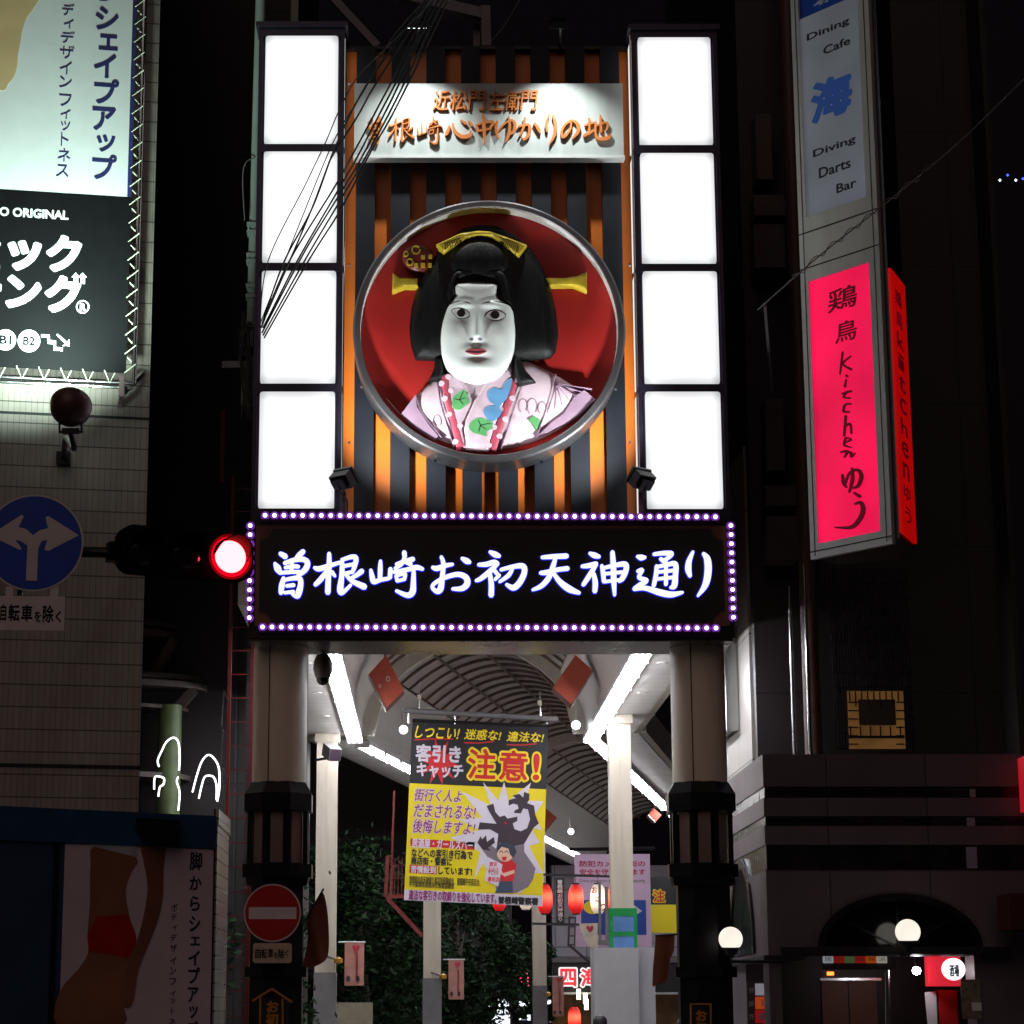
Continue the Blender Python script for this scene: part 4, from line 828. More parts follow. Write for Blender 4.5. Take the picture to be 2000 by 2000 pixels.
# red ladder tower
t = T('ladder_frame', 'thin red steel ladder frame standing behind the gate column', 'ladder', (P(455, 1400, 27).x, 27, 0)); fr = Fr((0, 27, 0))
mb = MB(); x0 = fr.px(447, 1400)[0]; x1 = fr.px(492, 1400)[0]; z1 = fr.px(447, 930)[1]
for xx in (x0, x1): mb.bar((xx, 27, 0), (xx, 27, z1), .04)
DKR2 = M('ladder_red', C(92, 20, 22), .4)
mb.build('post', DKR2, t); z = .4
while z < z1: MB().bar((x0, 27, z), (x1, 27, z), .015).build('rung', DKR2, t); z += .285
mb = MB(); a, b = fr.px(437, 1350)
for k in range(3): z0 = fr.px(437, 1350 + 75 * k)[1]; z2 = fr.px(437, 1420 + 75 * k)[1]; mb.bar((x0 - .06, 26.95, z0), (x0 - .08, 26.95, z2), .015); mb.bar((x0 - .06, 26.95, z0), (x0, 26.95, z2 + .3), .012)
mb.build('brace', STEEL, t)
MB().bar((fr.px(432, 800)[0], 27.3, fr.px(432, 930)[1]), (fr.px(432, 800)[0], 27.3, fr.px(432, 790)[1]), .05).solo('red_post', DKRED, 'short red post high up in the dark alley beside the gate', 'post')
RT = tiles('dark_red_tile', C(46, 34, 36), C(90, 40, 40), .55, .28, .01, rough=.35, var=.15)
MB().box(fr.px(300, 1400)[0] + 1.0, 28.2, 0, fr.px(510, 1400)[0] + .4, 28.6, fr.px(460, 985)[1]).solo('alley_wall', RT, 'dark tiled wall behind the red ladder frame', 'wall')
# pale pipe against the gate tower
t = T('vertical_pipe', 'pale vertical pipe with clamps running up beside the gate tower', 'pipe', (P(499, 520, 24.4).x, 24.4, 5)); x = P(501, 520, 24.42).x
zt = P(500, -40, 24.4).z
MB().tube([(x - .04, 24.42, P(500, 640, 24.4).z), (x, 24.42, zt)], .062, 14).build('tube', PIPE, t, True)
for v in (440, 455, 500, 512, 560, 580): z = P(500, v, 24.4).z; MB().box(x - .11, 24.34, z - .02, x + .07, 24.5, z + .02).build('clamp', PIPE, t)
x2 = P(575, 20, 24.5).x; MB().box(x2 - .04, 24.5, zs1, x2 + .045, 24.58, zt).solo('roof_post', PIPE, 'short pale post rising from the top of the gate', 'post')
# cable boxes
t = T('cable_box', 'cluster of grey cable boxes and coiled cords beside the gate tower', 'junction box', (P(482, 700, 24.3).x, 24.3, P(482, 770, 24.3).z))
mb = MB(); pb_ = lambda u, v, y=24.3: P(u, v, y)
for u, v, w_, h_ in ((488, 745, .09, .28), (476, 690, .05, .1), (484, 660, .06, .12)): c = pb_(u, v); mb.ob(c, (w_, 0, 0), (0, .05, 0), (0, 0, h_))
mb.build('box', GREY, t); c = pb_(462, 712); MB().ob(c, (.16, 0, 0), (0, .02, 0), (0, 0, .035)).build('bracket', GREY, t)
mb = MB()
for k in range(10):
    rnd = random.Random(k); mb.tube(cr([tuple(pb_(480 + rnd.uniform(-14, 16), 615 + rnd.uniform(-10, 20), 24.22)), tuple(pb_(478 + rnd.uniform(-14, 14), 660 + rnd.uniform(-15, 15), 24.18)), tuple(pb_(484 + rnd.uniform(-14, 10), 710 + rnd.uniform(-15, 15), 24.2)), tuple(pb_(476 + rnd.uniform(-5, 16), 770 + rnd.uniform(0, 60), 24.2))], 5), .01, 5)
mb.build('cord', RUBBER, t)
MB().tube(cr([tuple(P(478, 430, 24.3)), tuple(P(474, 350, 24.3)), tuple(P(480, 318, 24.3)), tuple(P(497, 308, 24.35))], 6), .006, 5).solo('loose_wire', GREY, 'thin loose wire looping out from the pale vertical pipe', 'wire')
# cables from the boxes up over the street
wires = [[(754,94), (696,153), (663,215), (636,277), (598,358), (523,511), (508,640)], [(790,60), (719,161), (679,234), (649,301), (611,404), (555,511), (512,632)], [(800,60), (733,165), (700,224), (652,300), (636,335), (600,430), (520,615)],
 [(836,0), (780,130), (735,215), (690,300), (655,362), (560,520), (510,640)], [(846,0), (790,128), (745,215), (700,303), (660,372), (575,520), (514,640)], [(856,0), (800,120), (752,220), (705,310), (662,382), (590,500), (512,650)],
 [(866,0), (812,115), (760,222), (712,310), (664,393), (600,500), (514,655)], [(876,0), (818,120), (766,225), (722,300), (668,405), (605,505), (516,660)], [(830,0), (765,75), (715,170), (668,245), (628,330), (560,500), (508,632)]]
lab = ['thin cable crossing the first white box highest up', 'cable passing just left of the title board corner', 'cable crossing the title board corner at its edge', 'cable first over the raised orange writing', 'cable through the first orange character of the lower line', 'thick cable in the middle of the bundle', 'cable low in the bundle over the title board', 'lowest cable of the bundle sweeping past the slats', 'topmost faint cable of the bundle']
for i, (pp, lb) in enumerate(zip(wires, lab)):
    p = [tuple(P(u, v, 23.85 - 4.2 * (1 - k / (len(pp) - 1)) ** 1.0)) for k, (u, v) in enumerate(pp)]
    p0 = Vector(p[0]); p1 = Vector(p[1]); p = [tuple(p0 + (p0 - p1) * 1.5)] + p
    c = cr(p, 10); n = len(c); c[:, 0] += .0015 * np.sin(np.arange(n) * .35 + i)
    MB().tube(c, .0095 if i not in (0, 8) else .006, 6).solo('overhead_cable', RUBBER, lb, 'cable', 'bundle of black overhead cables fanning down to the gate')
# roof steel over the gate
TR = M('roof_steel', C(120, 112, 122), .5, .3)
def beam(label, p, q, y, w): MB().bar(P(*p, y), P(*q, y), w).solo('roof_beam', TR, label, 'beam', 'grey steel beams above the gate')
beam('diagonal grey steel beam above the gate, descending to the striped panel', (630, -25), (738, 92), 25.2, .09); beam('long grey steel beam crossing above the gate', (690, -32), (955, 32), 25.3, .13); beam('upright grey steel post under the long roof beam', (948, 14), (950, 92), 25.25, .11); beam('second upright grey post, set back', (930, 30), (931, 92), 25.5, .08)
MB().tube(cr([tuple(P(1018, -5, 25)), tuple(P(985, 50, 25)), tuple(P(955, 85, 25))], 5), .006, 5).solo('stay_wire', GREY, 'single thin stay wire above the striped panel', 'wire')
# ------------------------------------------------------------------ covered arcade
ROOFP = M('roof_sheet', C(182, 174, 170), .5, var=.12, scale=1.2); RIB = M('roof_rib', C(112, 96, 86), .5); SOFF = tiles('arcade_soffit', C(214, 210, 204), C(120, 116, 112), 8, .42, .006, rough=.4, var=.05, bump=.2)
COVE = M('arcade_cove', C(205, 198, 190), .5, var=.06); TUBE = E('tube_glow', (.93, .94, 1), 54); TUBE2 = E('tube_glow_far', (.93, .94, 1), 30)
class Seg:
    def __init__(s, o, ang): s.o = Vector((o[0], o[1], 0)); a = R(ang); s.d = Vector((math.sin(a), math.cos(a), 0)); s.l = Vector((math.cos(a), -math.sin(a), 0))
    def w(s, st, l, z): return s.o + s.d * st + s.l * l + Vector((0, 0, z))
ZS, ZV, ZC, HV = 6.0, 7.0, 7.62, 1.42
def vault(l): return ZV + (ZC - ZV) * (1 - (l / HV) ** 2)
def extrude(mb, sg, prof, s0, s1):
    n = len(prof); vs = [sg.w(s0, l, z) for l, z in prof] + [sg.w(s1, l, z) for l, z in prof]
    return mb.add(vs, [tuple(range(n))[::-1], tuple(range(n, 2 * n))] + [(i, (i + 1) % n, n + (i + 1) % n, n + i) for i in range(n)])
def arcade(sg, s0, s1, label, rib=.72, vs=None, lo=-2.72, ro=2.62):
    t = T('arcade_roof', label, 'arcade roof', sg.w((s0 + s1) / 2, 0, ZS), 'vaulted roof bays of the shopping arcade')
    for sgn, out in ((-1, lo), (1, ro)):
        extrude(MB(), sg, [(sgn * 1.8, ZS), (out, ZS), (out, ZS + .14), (sgn * 1.8, ZS + .14)], s0, s1).build('soffit', SOFF, t)
        ap = [(1.8, ZS + .141), (1.8, ZS + .3), (1.72, ZS + .55), (1.58, ZS + .82), (HV, ZV), (HV + .05, ZV + .06), (1.66, ZS + .88), (1.8, ZS + .6), (1.9, ZS + .141)]
        extrude(MB(), sg, [(sgn * l, z) for l, z in ap], s0, s1).build('cove', COVE, t, True)
        extrude(MB(), sg, [(out, ZS + .02), (out + sgn * .12, ZS + .02), (out + sgn * .12, ZS + .5), (out, ZS + .5)], s0, s1).build('edge_fascia', COVE, t)
    v0, v1 = vs or (s0, s1); L = np.linspace(-HV, HV, 15)
    pr = [(l, vault(l) + .05) for l in L] + [(l, vault(l) + .09) for l in L[::-1]]
    extrude(MB(), sg, pr, v0, v1).build('vault', ROOFP, t, True)
    k = v0 + .1
    while k < v1:
        extrude(MB(), sg, [(l, vault(l) - .005) for l in L] + [(l, vault(l) + .049) for l in L[::-1]], k, k + .035).build('rib', RIB, t); k += rib
    for l in (-.72, 0, .72): extrude(MB(), sg, [(l - .018, vault(l) - .06), (l + .018, vault(l) - .06), (l + .018, vault(l) - .031), (l - .018, vault(l) - .031)], v0, v1).build('purlin', RIB, t)
    return t
S1 = Seg((.7, 25.0), 0); S2 = Seg((.7, 37.2), 11)
arcade(S1, 0, 12.2, 'first roof bay of the arcade, straight behind the gate sign', lo=-2.72, ro=2.6)
arcade(S2, .15, 13.6, 'second vaulted roof bay, turning off behind the warning banner', ro=2.7)
arcade(S2, 14.6, 34, 'farthest vaulted roof bay over the red lanterns', rib=1.05, ro=2.7)
def portal(sg, s, z1, label, w=1.8):
    fr = Fr(sg.w(s, 0, 0), math.degrees(math.atan2(-sg.l.y * -1, sg.l.x)))
    L = np.linspace(-1.3, 1.3, 13); ins = [(l, ZV - .12 + (ZC - ZV) * (1 - (l / 1.3) ** 2)) for l in L]
    o = [(-w, ZS), (-1.62, ZS)] + [(-1.52, ZS + .45)] + ins + [(1.52, ZS + .45), (1.62, ZS), (w, ZS), (w, z1 - .3), (0, z1), (-w, z1 - .3)]
    MB().poly(fr, o, -.16, .0).solo('portal_arch', COVE, label, 'arch', 'white arches between the arcade roof bays')
portal(Seg((.7, 37.0), 5), 0, 8.1, 'white arch closing the first arcade bay'); portal(S2, 13.9, 8.0, 'white arch between the second and the farthest roof bay')
BOXW = M('batten_white', C(220, 220, 222), .4)
def fixture(sg, s, sgn, far, z=ZS, pr=None):
    c = sg.w(s, sgn * 1.93, z - .035)
    if pr: return dup(pr, c, 'fluorescent light in the right-hand row, one of the far bays' if 0 else None)
    t = T('tube_light', '', 'tube light', c); 
    MB().ob(c, sg.l * .13, sg.d * .6, Vector((0, 0, .034))).build('body', BOXW, t)
    for k in (-1, 0, 1):
        p = c + sg.l * k * .075 - Vector((0, 0, .058)); MB().tube([p - sg.d * .57, p + sg.d * .57], .021, 8).build('tube', TUBE2 if far else TUBE, t, True)
    for k in (-1, 1): MB().ob(c + sg.d * k * .585 - Vector((0, 0, .05)), sg.l * .125, sg.d * .014, Vector((0, 0, .03))).build('end_cap', BOXW, t)
    return t
p1 = p2 = None; GR = 'fluorescent lights in rows along the arcade eaves'
for sgn in (-1, 1):
    nm = 'row on the shrine-tree side' if sgn < 0 else 'row on the stone building side'
    for i in range(10):  # row runs on unseen towards the gate, extended to light the columns
        s = .45 + i * 1.24; lb = f'fluorescent light under the eave of the first arcade bay, {nm}'
        if p1 is None: p1 = fixture(S1, s, sgn, 0)
        o = p1 if (sgn < 0 and i == 0) else dup(p1, S1.w(s, sgn * 1.93, ZS - .035)); tag(o, lb, 'tube light', GR + ', ' + nm + ', first bay')
    for i in range(25):
        s = .95 + i * 1.32
        if sgn > 0 and False: continue
        if 13.2 < s < 14.9: continue
        lb = f'fluorescent light under the eave of the {"second" if s < 14 else "farthest"} arcade bay, {nm}'
        if p2 is None: p2 = fixture(S2, s, sgn, 1); o = p2
        else: o = dup(p2, S2.w(s, sgn * 1.93, ZS - .035))
        tag(o, lb, 'tube light', GR + ', ' + nm + (', second bay' if s < 14 else ', farthest bay'))
# recessed downlights
DLR = M('downlight_ring', C(235, 232, 228), .3)
def downlight(c, label): 
    t = T('downlight', label, 'downlight', c, 'small round downlights in the arcade eaves'); mb = MB(); mb.lathe(c, [(.045, -.006), (.065, -.012), (.075, 0)], 16); mb.build('ring', DLR, t, True); MB().lathe(c, [(.001, -.004), (.044, -.004)], 14).build('lens', E('downlight_glow', (1, .97, .9), 1.2, False) if 'downlight_glow' not in bpy.data.materials else bpy.data.materials['downlight_glow'], t)
for sgn, nm in ((-1, 'shrine-tree side'), (1, 'stone building side')):
    for i, (s, w_) in enumerate(((4.2, 'nearest'), (7.0, 'middle'), (9.6, 'innermost'))): downlight(S1.w(s, sgn * 2.3, ZS), f'small {w_} downlight in the first eave on the {nm}')
# pillars
pt = T('arcade_pillar', 'cream arcade pillar nearest behind the first gate column, pink flag on it', 'pillar', (0, 0, 0), 'cream square pillars of the arcade')
pw = .165
MB().box(-pw, -pw, 2.2, -.004, pw, 5.86).add([], []).box(.004, -pw, 2.2, pw, pw, 5.86).box(-.01, -pw + .012, 2.2, .01, pw - .012, 5.86).build('shaft', CREAM, pt); MB().box(-pw - .03, -pw - .03, 5.86, pw + .03, pw + .03, 5.998).build('cap', CREAM, pt)
MB().box(-pw - .012, -pw - .012, .004, pw + .012, pw + .012, 2.2).build('base_wrap', GREY, pt)
def pil(u, Y): p = P(u, 1850, Y); return Vector((p.x, Y, 0))
PP = [pil(636, 37.0), pil(844, 43.5), pil(1053, 56), pil(1216, 34.6)]
pt.location = PP[0]; ORG[pt] = PP[0]
dup(pt, PP[1], 'cream arcade pillar standing below the warning banner'); dup(pt, PP[2], 'thin far cream pillar beside the red lanterns'); dup(pt, PP[3], 'cream arcade pillar with its foot boxed in grey boards and green tape')
# spotlights and red diamond panels
SPG = E('spot_glow', (.9, .9, 1), 12, False)
def spotlamp(u, v, Y, label, out):
    c = P(u, v, Y); t = T('arcade_spotlight', label, 'spotlight', c, 'small white spotlights in the arcade vault'); d = Vector((out * .3, -.9, -.3)).normalized()
    MB().tube([c + d * -.16, c + d * -.02, c], [.05, .07, .075], 12).build('can', WHITE, t, True); MB().tube([c + d * .001, c + d * .02], .066, 12).build('lens', SPG, t); MB().tube([c - d * .1, c - d * .12 + Vector((-out * .02, .1, .35))], .015, 6).build('bracket', WHITE, t)
spotlamp(788, 1425, 37.6, 'bright spotlight just left of the top of the warning banner', .3); spotlamp(1125, 1416, 36.2, 'bright spotlight at the corner right of the warning banner', -.3); spotlamp(1115, 1624, 54, 'bright spotlight in the far bay above the lanterns', .2)
RDP = M('panel_brick_red', C(188, 84, 62), .5, var=.1); RDS = M('panel_side', C(104, 44, 34), .5); EMB = M('emblem_pale', C(220, 205, 190), .5)
def diamond(pts, Y, label, emb):
    fr = Fr((0, Y, 0)); pp = fr.pts(pts); c = np.mean(pp, 0); t = T('diamond_panel', label, 'panel', fr.w(c[0], min(p[1] for p in pp)), 'red diamond-shaped panels in the arcade')
    MB().poly(fr, pp, -.012, 0).build('face', RDP, t); pp2 = [(c[0] + (a - c[0]) * .995, c[1] + (b - c[1]) * .995) for a, b in pp]; MB().poly(fr, pp2, -.5, -.0125).build('box', RDS, t)
    e = [(a + (pp[(i + 1) % len(pp)][0] - a) * 0, b) for i, (a, b) in enumerate(pp)]
    mb = MB(); lo = sorted(pp, key=lambda p: p[1])[:2]; mb.bar(fr.w(pp[1][0], pp[1][1], .004), fr.w(pp[2][0], pp[2][1], .004), .02, .02); mb.build('edge_strip', STEEL, t)
    if emb:
        for u, v, s in ((758, 1326, 4.5), (742, 1340, 3)): a, b = fr.px(u, v); MB().poly(fr, circ(a, b, s * .0075, s * .009, 12), 0, .004, [circ(a, b, s * .004, s * .005, 10)]).build('emblem', EMB, t)
diamond([(754, 1279), (719, 1318), (753, 1384), (789, 1348)], 33.2, 'brick-red diamond panel with small pale emblems, near the dome camera', True)
diamond([(1124, 1279), (1159, 1310), (1118, 1377), (1080, 1343)], 33.2, 'plain brick-red diamond panel on the stone building side of the arcade', False)
diamond([(1062, 1575), (1050, 1600), (1068, 1622), (1088, 1597)], 52, 'small far red diamond panel at the edge of the warning banner', False)
diamond([(1277, 1578), (1266, 1592), (1280, 1606), (1292, 1592)], 50, 'small far red diamond panel near the second gate column', False)
MB().tube([P(690, 1280, 30.2) , P(720, 1400, 33)], .01, 6)
# ------------------------------------------------------------------ warning banner
BO = P(789, 1758, 33); BN = Fr(BO, 0, 2.55); Z8 = zm(750, 1380, .19151); bp = lambda x, y: BN.px(*Z8(x, y))
a1, b1 = bp(1672, 212); a1 = (a1 + bp(1618, 2040)[0]) / 2; b1 = bp(980, 182)[1]
t = T('warning_banner', 'big black and yellow warning banner hanging in the arcade mouth', 'banner', BO)
bk_ = bp(950, 812)[1]; wh = bp(905, 1897)[1]
VIN = lambda n, c: M(n, c, .45, var=.05, scale=2)
BLKV = VIN('banner_black', C(18, 15, 20)); YELV = VIN('banner_yellow', C(228, 206, 22)); WHV = VIN('banner_white', C(214, 204, 216)); GRV = VIN('banner_grey', C(120, 108, 118)); DRV = VIN('banner_red', C(198, 28, 30)); SHV = VIN('banner_shadow', C(50, 34, 48))
MB().fb(BN, 0, bk_, a1, b1, -.006, 0).build('black_sheet', BLKV, t); MB().fb(BN, 0, wh, a1, bk_ - .0005, -.006, 0).build('yellow_sheet', YELV, t); MB().fb(BN, 0, 0, a1, wh - .0005, -.006, 0).build('white_strip', WHV, t)
mb = MB(); mb.tube([BN.w(-.0, b1 + .02, 0), BN.w(a1, b1 + .02, 0)], .022, 8); mb.build('hem_rod', BLACK, t)
def btext(s, x0, y0, x1, y1, m, d=.004, **k):
    A0 = bp(x0, y1); A1 = bp(x1, y0); return MB().text(BN, s, A0[0], A0[1], A1[0], A1[1], .0005, d, **k).build('lettering', m, t)
def bline(pts, m, w, d, name='lettering'): return MB().strokes(BN, Z8, [[(x, y, w) for x, y in pts]], .0005, d).build(name, m, t)
star = []
for i in range(20): r_ = (290, 130)[i % 2]; star.append((560 + r_ * .75 * math.cos(R(i * 18 + 8)), 570 + r_ * .85 * math.sin(R(i * 18 + 8))))
MB().poly(BN, [bp(*p) for p in star], .0005, .003).build('burst_print', DRV, t)
for s, b_ in (('しつこい!', (320,218,770,330)), ('迷惑な!', (825,245,1195,345)), ('違法な!', (1258,270,1630,365))): btext(s, b_[0], b_[1] - 4, b_[2], b_[3] - 10, YEL, .0045, bold=.02, shear=.2)
for p in ([(315,340), (520,330), (700,332)], [(820,368), (960,372), (1120,355)], [(1255,388), (1400,392), (1550,380)]): bline(p, DRV, 12, .004)
for s, b_ in (('客引き', (318,400,790,560)), ('キャッチ', (330,592,812,715))): btext(s, *b_, WHV, .0075, bold=.035)
def outline(s, b_, m1, m2, g, bold, **k):
    btext(s, b_[0] - g, b_[1] - g, b_[2] + g, b_[3] + g, m2, .006, bold=bold + .055, **k); btext(s, *b_, m1, .0115, bold=bold, **k)
for s, b_ in (('注', (850,438,1145,735)), ('意', (1168,455,1470,752)), ('!', (1515,480,1592,752))):
    btext(s, b_[0] - 20, b_[1] - 20, b_[2] + 20, b_[3] + 20, YEL, .006, bold=.1); btext(s, *b_, DRV, .0115, bold=.022)
burst = [(1010,770), (1165,960), (1225,765), (1270,960), (1500,775), (1440,960), (1625,965), (1540,1100), (1610,1260), (1500,1240), (1590,1390), (1480,1420), (1620,1700), (1500,1700), (1400,1900), (1200,1900), (1010,1600), (915,1760), (985,1480), (670,1335), (980,1260), (760,1150), (1000,1130), (800,870), (1090,1010)]
MB().poly(BN, [bp(*p) for p in burst], .0005, .003).build('burst_print', WHV, t)
body = [(1430,1400), (1430,1480), (1545,1650), (1520,1760), (1470,1840), (1350,1900), (1150,1900), (1100,1600), (1060,1540), (960,1400), (1000,1340), (1140,1450), (1180,1370)]
MB().poly(BN, [bp(*p) for p in body], .003, .005).build('figure_print', GRV, t)
mon = [(1045,1015), (1115,990), (1135,1075), (1180,1125), (1230,1110), (1260,1142), (1360,1122), (1360,1165), (1312,1192), (1330,1250), (1395,1272), (1460,1240), (1490,1150), (1468,1048), (1420,1040), (1395,1090), (1325,1085), (1330,1062), (1372,1040), (1362,1002), (1318,990), (1272,1012), (1270,955), (1312,942), (1345,935), (1310,908), (1380,890), (1420,928), (1428,870), (1482,890), (1480,950), (1460,985), (1530,1010), (1545,1110), (1580,1192), (1530,1232), (1430,1400), (1330,1420), (1180,1385), (1150,1440), (1165,1300), (1080,1250), (960,1256), (975,1180), (1148,1196), (1080,1085)]
MB().poly(BN, [bp(*p) for p in mon], .005, .007).build('shadow_print', SHV, t)  # dark purple ink of the printed monster
MB().poly(BN, [bp(*p) for p in [(952,1390), (985,1320), (1000,1360), (1040,1310), (1050,1380), (1120,1330), (1130,1390), (1060,1440), (1090,1470), (1010,1460)]], .005, .007).build('claw_print', SHV, t)
MB().poly(BN, [bp(*p) for p in circ(1240, 1188, 12, n=10)], .007, .009).build('eye_print', DRV, t)
BOYS = VIN('boy_skin', C(226, 184, 160)); BOYR = VIN('boy_shirt', C(196, 30, 34)); BOYB = VIN('boy_jeans', C(54, 66, 88)); BOYH = VIN('boy_hair', C(44, 52, 66))
for nm, m, pp, d in (('jeans_print', BOYB, [(1190,1780), (1310,1770), (1315,1900), (1130,1900), (1160,1840)], .009), ('shirt_print', BOYR, [(1160,1590), (1230,1570), (1300,1560), (1350,1610), (1340,1680), (1315,1780), (1195,1780)], .0105), ('arm_print', BOYS, [(1180,1650), (1215,1700), (1330,1665), (1330,1700), (1230,1735), (1180,1700)], .0125),
    ('face_print', BOYS, circ(1235, 1500, 84, 82, 20), .0125), ('hair_print', BOYH, [(1150,1500), (1150,1430), (1190,1390), (1260,1385), (1330,1420), (1352,1480), (1320,1545), (1285,1510), (1270,1450), (1200,1430), (1165,1470)], .0145), ('mouth_print', DRV, [(1200,1535), (1255,1530), (1240,1572), (1212,1572)], .0145), ('card_print', WHV, [(1060,1535), (1208,1610), (1165,1835), (1028,1775)], .0145)):
    MB().poly(BN, [bp(*p) for p in pp], .005, d).build(nm, m, t)
for x in (1195, 1250): bline([(x - 18, 1490), (x, 1472), (x + 18, 1492)], BOYH, 8, .0155, 'eye_print')
for i, (y, n_) in enumerate(((1605, 3), (1660, 4), (1690, 4), (1760, 4))): btext(('激安', 'おんがっき', 'すごいい', '優良店!')[i], 1072 - i * 6, y - 20 + 6 * i * 0, 1155 + 10 * i, y + 25, PRED, .0165, bold=.02)
MAG = VIN('banner_magenta', C(140, 44, 110)); INKV = VIN('banner_ink', C(30, 26, 30))
for s, b_ in (('街行く人よ', (310,855,795,960)), ('だまされるな!', (305,1015,935,1125)), ('後悔しますよ!', (292,1172,930,1285))):
    btext(s, b_[0] - 8, b_[1] - 8, b_[2] + 8, b_[3] + 8, WHV, .004, bold=.06, shear=.15); btext(s, *b_, MAG, .0075, bold=.012, shear=.15)
MB().poly(BN, [bp(*p) for p in ((270,1345), (925,1382), (920,1462), (268,1420))], .0005, .003).build('red_bar', DRV, t); MB().poly(BN, [bp(*p) for p in ((262,1612), (540,1628), (536,1712), (258,1695))], .0005, .003).build('red_bar', DRV, t)
for s, b_, m, bo in (('居酒屋・ガールズバー', (282,1368,910,1438), WHV, .03), ('などへの客引き行為で', (278,1470,905,1535), INKV, .03), ('商店街・警察に', (275,1548,695,1610), INKV, .03), ('苦情殺到', (270,1630,530,1695), WHV, .03), ('しています!', (552,1645,900,1710), INKV, .03),
    ('曽根崎お初天神通り商店街振興組合、曽根崎中央商店会、', (258,1755,985,1800), INKV, .0), ('キタ歓楽街環境浄化推進協議会', (255,1800,715,1840), INKV, .0), ('違法な客引きの取締りを強化しています。', (250,1905,1150,1970), MAG, .03), ('曽根崎警察署', (1165,1950,1575,2010), INKV, .05)): btext(s, *b_, m, .0075, bold=bo)
t = T('banner_pole', 'grey pole the warning banner hangs from, on chains', 'pole', P(930, 1398, 33)); mb = MB(); mb.tube([P(789, 1388, 33), P(1090, 1405, 33)], .04, 10); mb.build('pole', GREY, t, True)
mb = MB(); 
for (u, v0, v1) in ((819, 1336, 1388), (1055, 1350, 1402), (798, 1390, 1412), (889, 1392, 1415), (1068, 1404, 1420)): MB().tube([P(u, v0, 33), P(u, v1, 33)], .012, 6).build('chain', STEEL, t)
mb = MB(); 
for u, v in ((819, 1362), (1054, 1373)): c = P(u, v, 33); mb.box(c.x - .028, 32.97, c.z - .035, c.x + .028, 33.03, c.z + .035)
mb.build('weight', CREAM, t)
# ------------------------------------------------------------------ lanterns and things beyond
LRED = E('lantern_red', (1, .03, .025), .95, True, .25, 4); LWHT = E('lantern_white', (1, .78, .62), 1.15, True, .15, 4); 
for m_ in (LRED, LWHT):                              # the bulb sits at mid height inside the paper
    t_ = m_.node_tree; bs_ = t_.nodes['Principled BSDF']; src_ = bs_.inputs['Emission Strength'].links[0].from_socket
    tc_ = t_.nodes.new('ShaderNodeTexCoord'); sx_ = t_.nodes.new('ShaderNodeSeparateXYZ'); t_.links.new(tc_.outputs['Generated'], sx_.inputs[0])
    rp_ = t_.nodes.new('ShaderNodeValToRGB'); rp_.color_ramp.interpolation = 'EASE'; e_ = rp_.color_ramp.elements; e_[0].color = (.45, .45, .45, 1); e_[1].position = 1; e_[1].color = (.5, .5, .5, 1); k_ = e_.new(.55); k_.color = (1.5, 1.5, 1.5, 1)
    mm_ = t_.nodes.new('ShaderNodeMath'); mm_.operation = 'MULTIPLY'; t_.links.new(sx_.outputs[2], rp_.inputs[0]); t_.links.new(rp_.outputs[0], mm_.inputs[0]); t_.links.new(src_, mm_.inputs[1]); t_.links.new(mm_.outputs[0], bs_.inputs['Emission Strength'])
    if m_ is LRED:
        rc_ = t_.nodes.new('ShaderNodeValToRGB'); rc_.color_ramp.interpolation = 'EASE'; e_ = rc_.color_ramp.elements; e_[0].position = .2; e_[0].color = (1, .015, .015, 1); e_[1].position = .95; e_[1].color = (1, .015, .015, 1); k_ = e_.new(.6); k_.color = (1, .16, .08, 1); t_.links.new(sx_.outputs[2], rc_.inputs[0]); t_.links.new(rc_.outputs[0], bs_.inputs['Emission Color'])
def lantern_mesh(mat):
    t = T('paper_lantern', '', 'lantern', (0, 0, 0), 'paper lanterns hung in the far arcade'); rr = .165; h = .31; pr = []
    for i in range(37):
        z = -h + 2 * h * i / 36; r_ = rr * (1 - abs(z / h) ** 3.2 * .55) + .004 * (1 if i % 2 else -1); pr.append((r_, z))
    MB().lathe((0, 0, 0), pr, 24).build('shade', mat, t, True)
    mb = MB(); mb.lathe((0, 0, h - .01), [(.078, 0), (.082, .035)], 16); mb.lathe((0, 0, -h - .02), [(.075, 0), (.08, .03)], 16); mb.build('cap', BLACK, t); mb = MB(); mb.tube([(0, 0, h + .02), (0, 0, h + .16)], .006, 6); mb.build('cord', BLACK, t)
    return t
lr = lantern_mesh(LRED); lw = lantern_mesh(LWHT)
first = {id(lr): 1, id(lw): 1}
for u, v, Y, pr_, lb in ((1064, 1756, 49, lr, 'red paper lantern beside the thin far pillar'), (1125, 1756, 49, lr, 'red paper lantern just left of the white paper lantern'), (975, 1752, 52, lr, 'red lantern mostly behind the bottom edge of the warning banner'), (1202, 1756, 49, lr, 'red paper lantern half hidden by the boxed-in pillar'), (1122, 1990, 60, lr, 'red lantern at the bottom edge below the shop sign'),
    (1168, 1756, 49, lw, 'white paper lantern with pink marks in the row of lanterns'), (1027, 1750, 52, lw, 'pale lantern peeping below the corner of the warning banner')):
    c = P(u, v, Y)
    if first.pop(id(pr_), None): pr_.location = c; pr_['label'] = lb
    else: dup(pr_, c, lb)
c = P(1170, 1745, 48.7); fr = Fr((0, 48.8, 0)); mb = MB(); 
for ch, (x, y) in zip('おはつ', ((1161, 1738), (1168, 1756), (1178, 1772))): mb.tpx(fr, ch, (x - 5, y + 7), (x + 5, y - 7), 0, .01, bold=.02)
mb.solo('lantern_mark', PRED, 'pink characters on the white paper lantern', 'lettering')
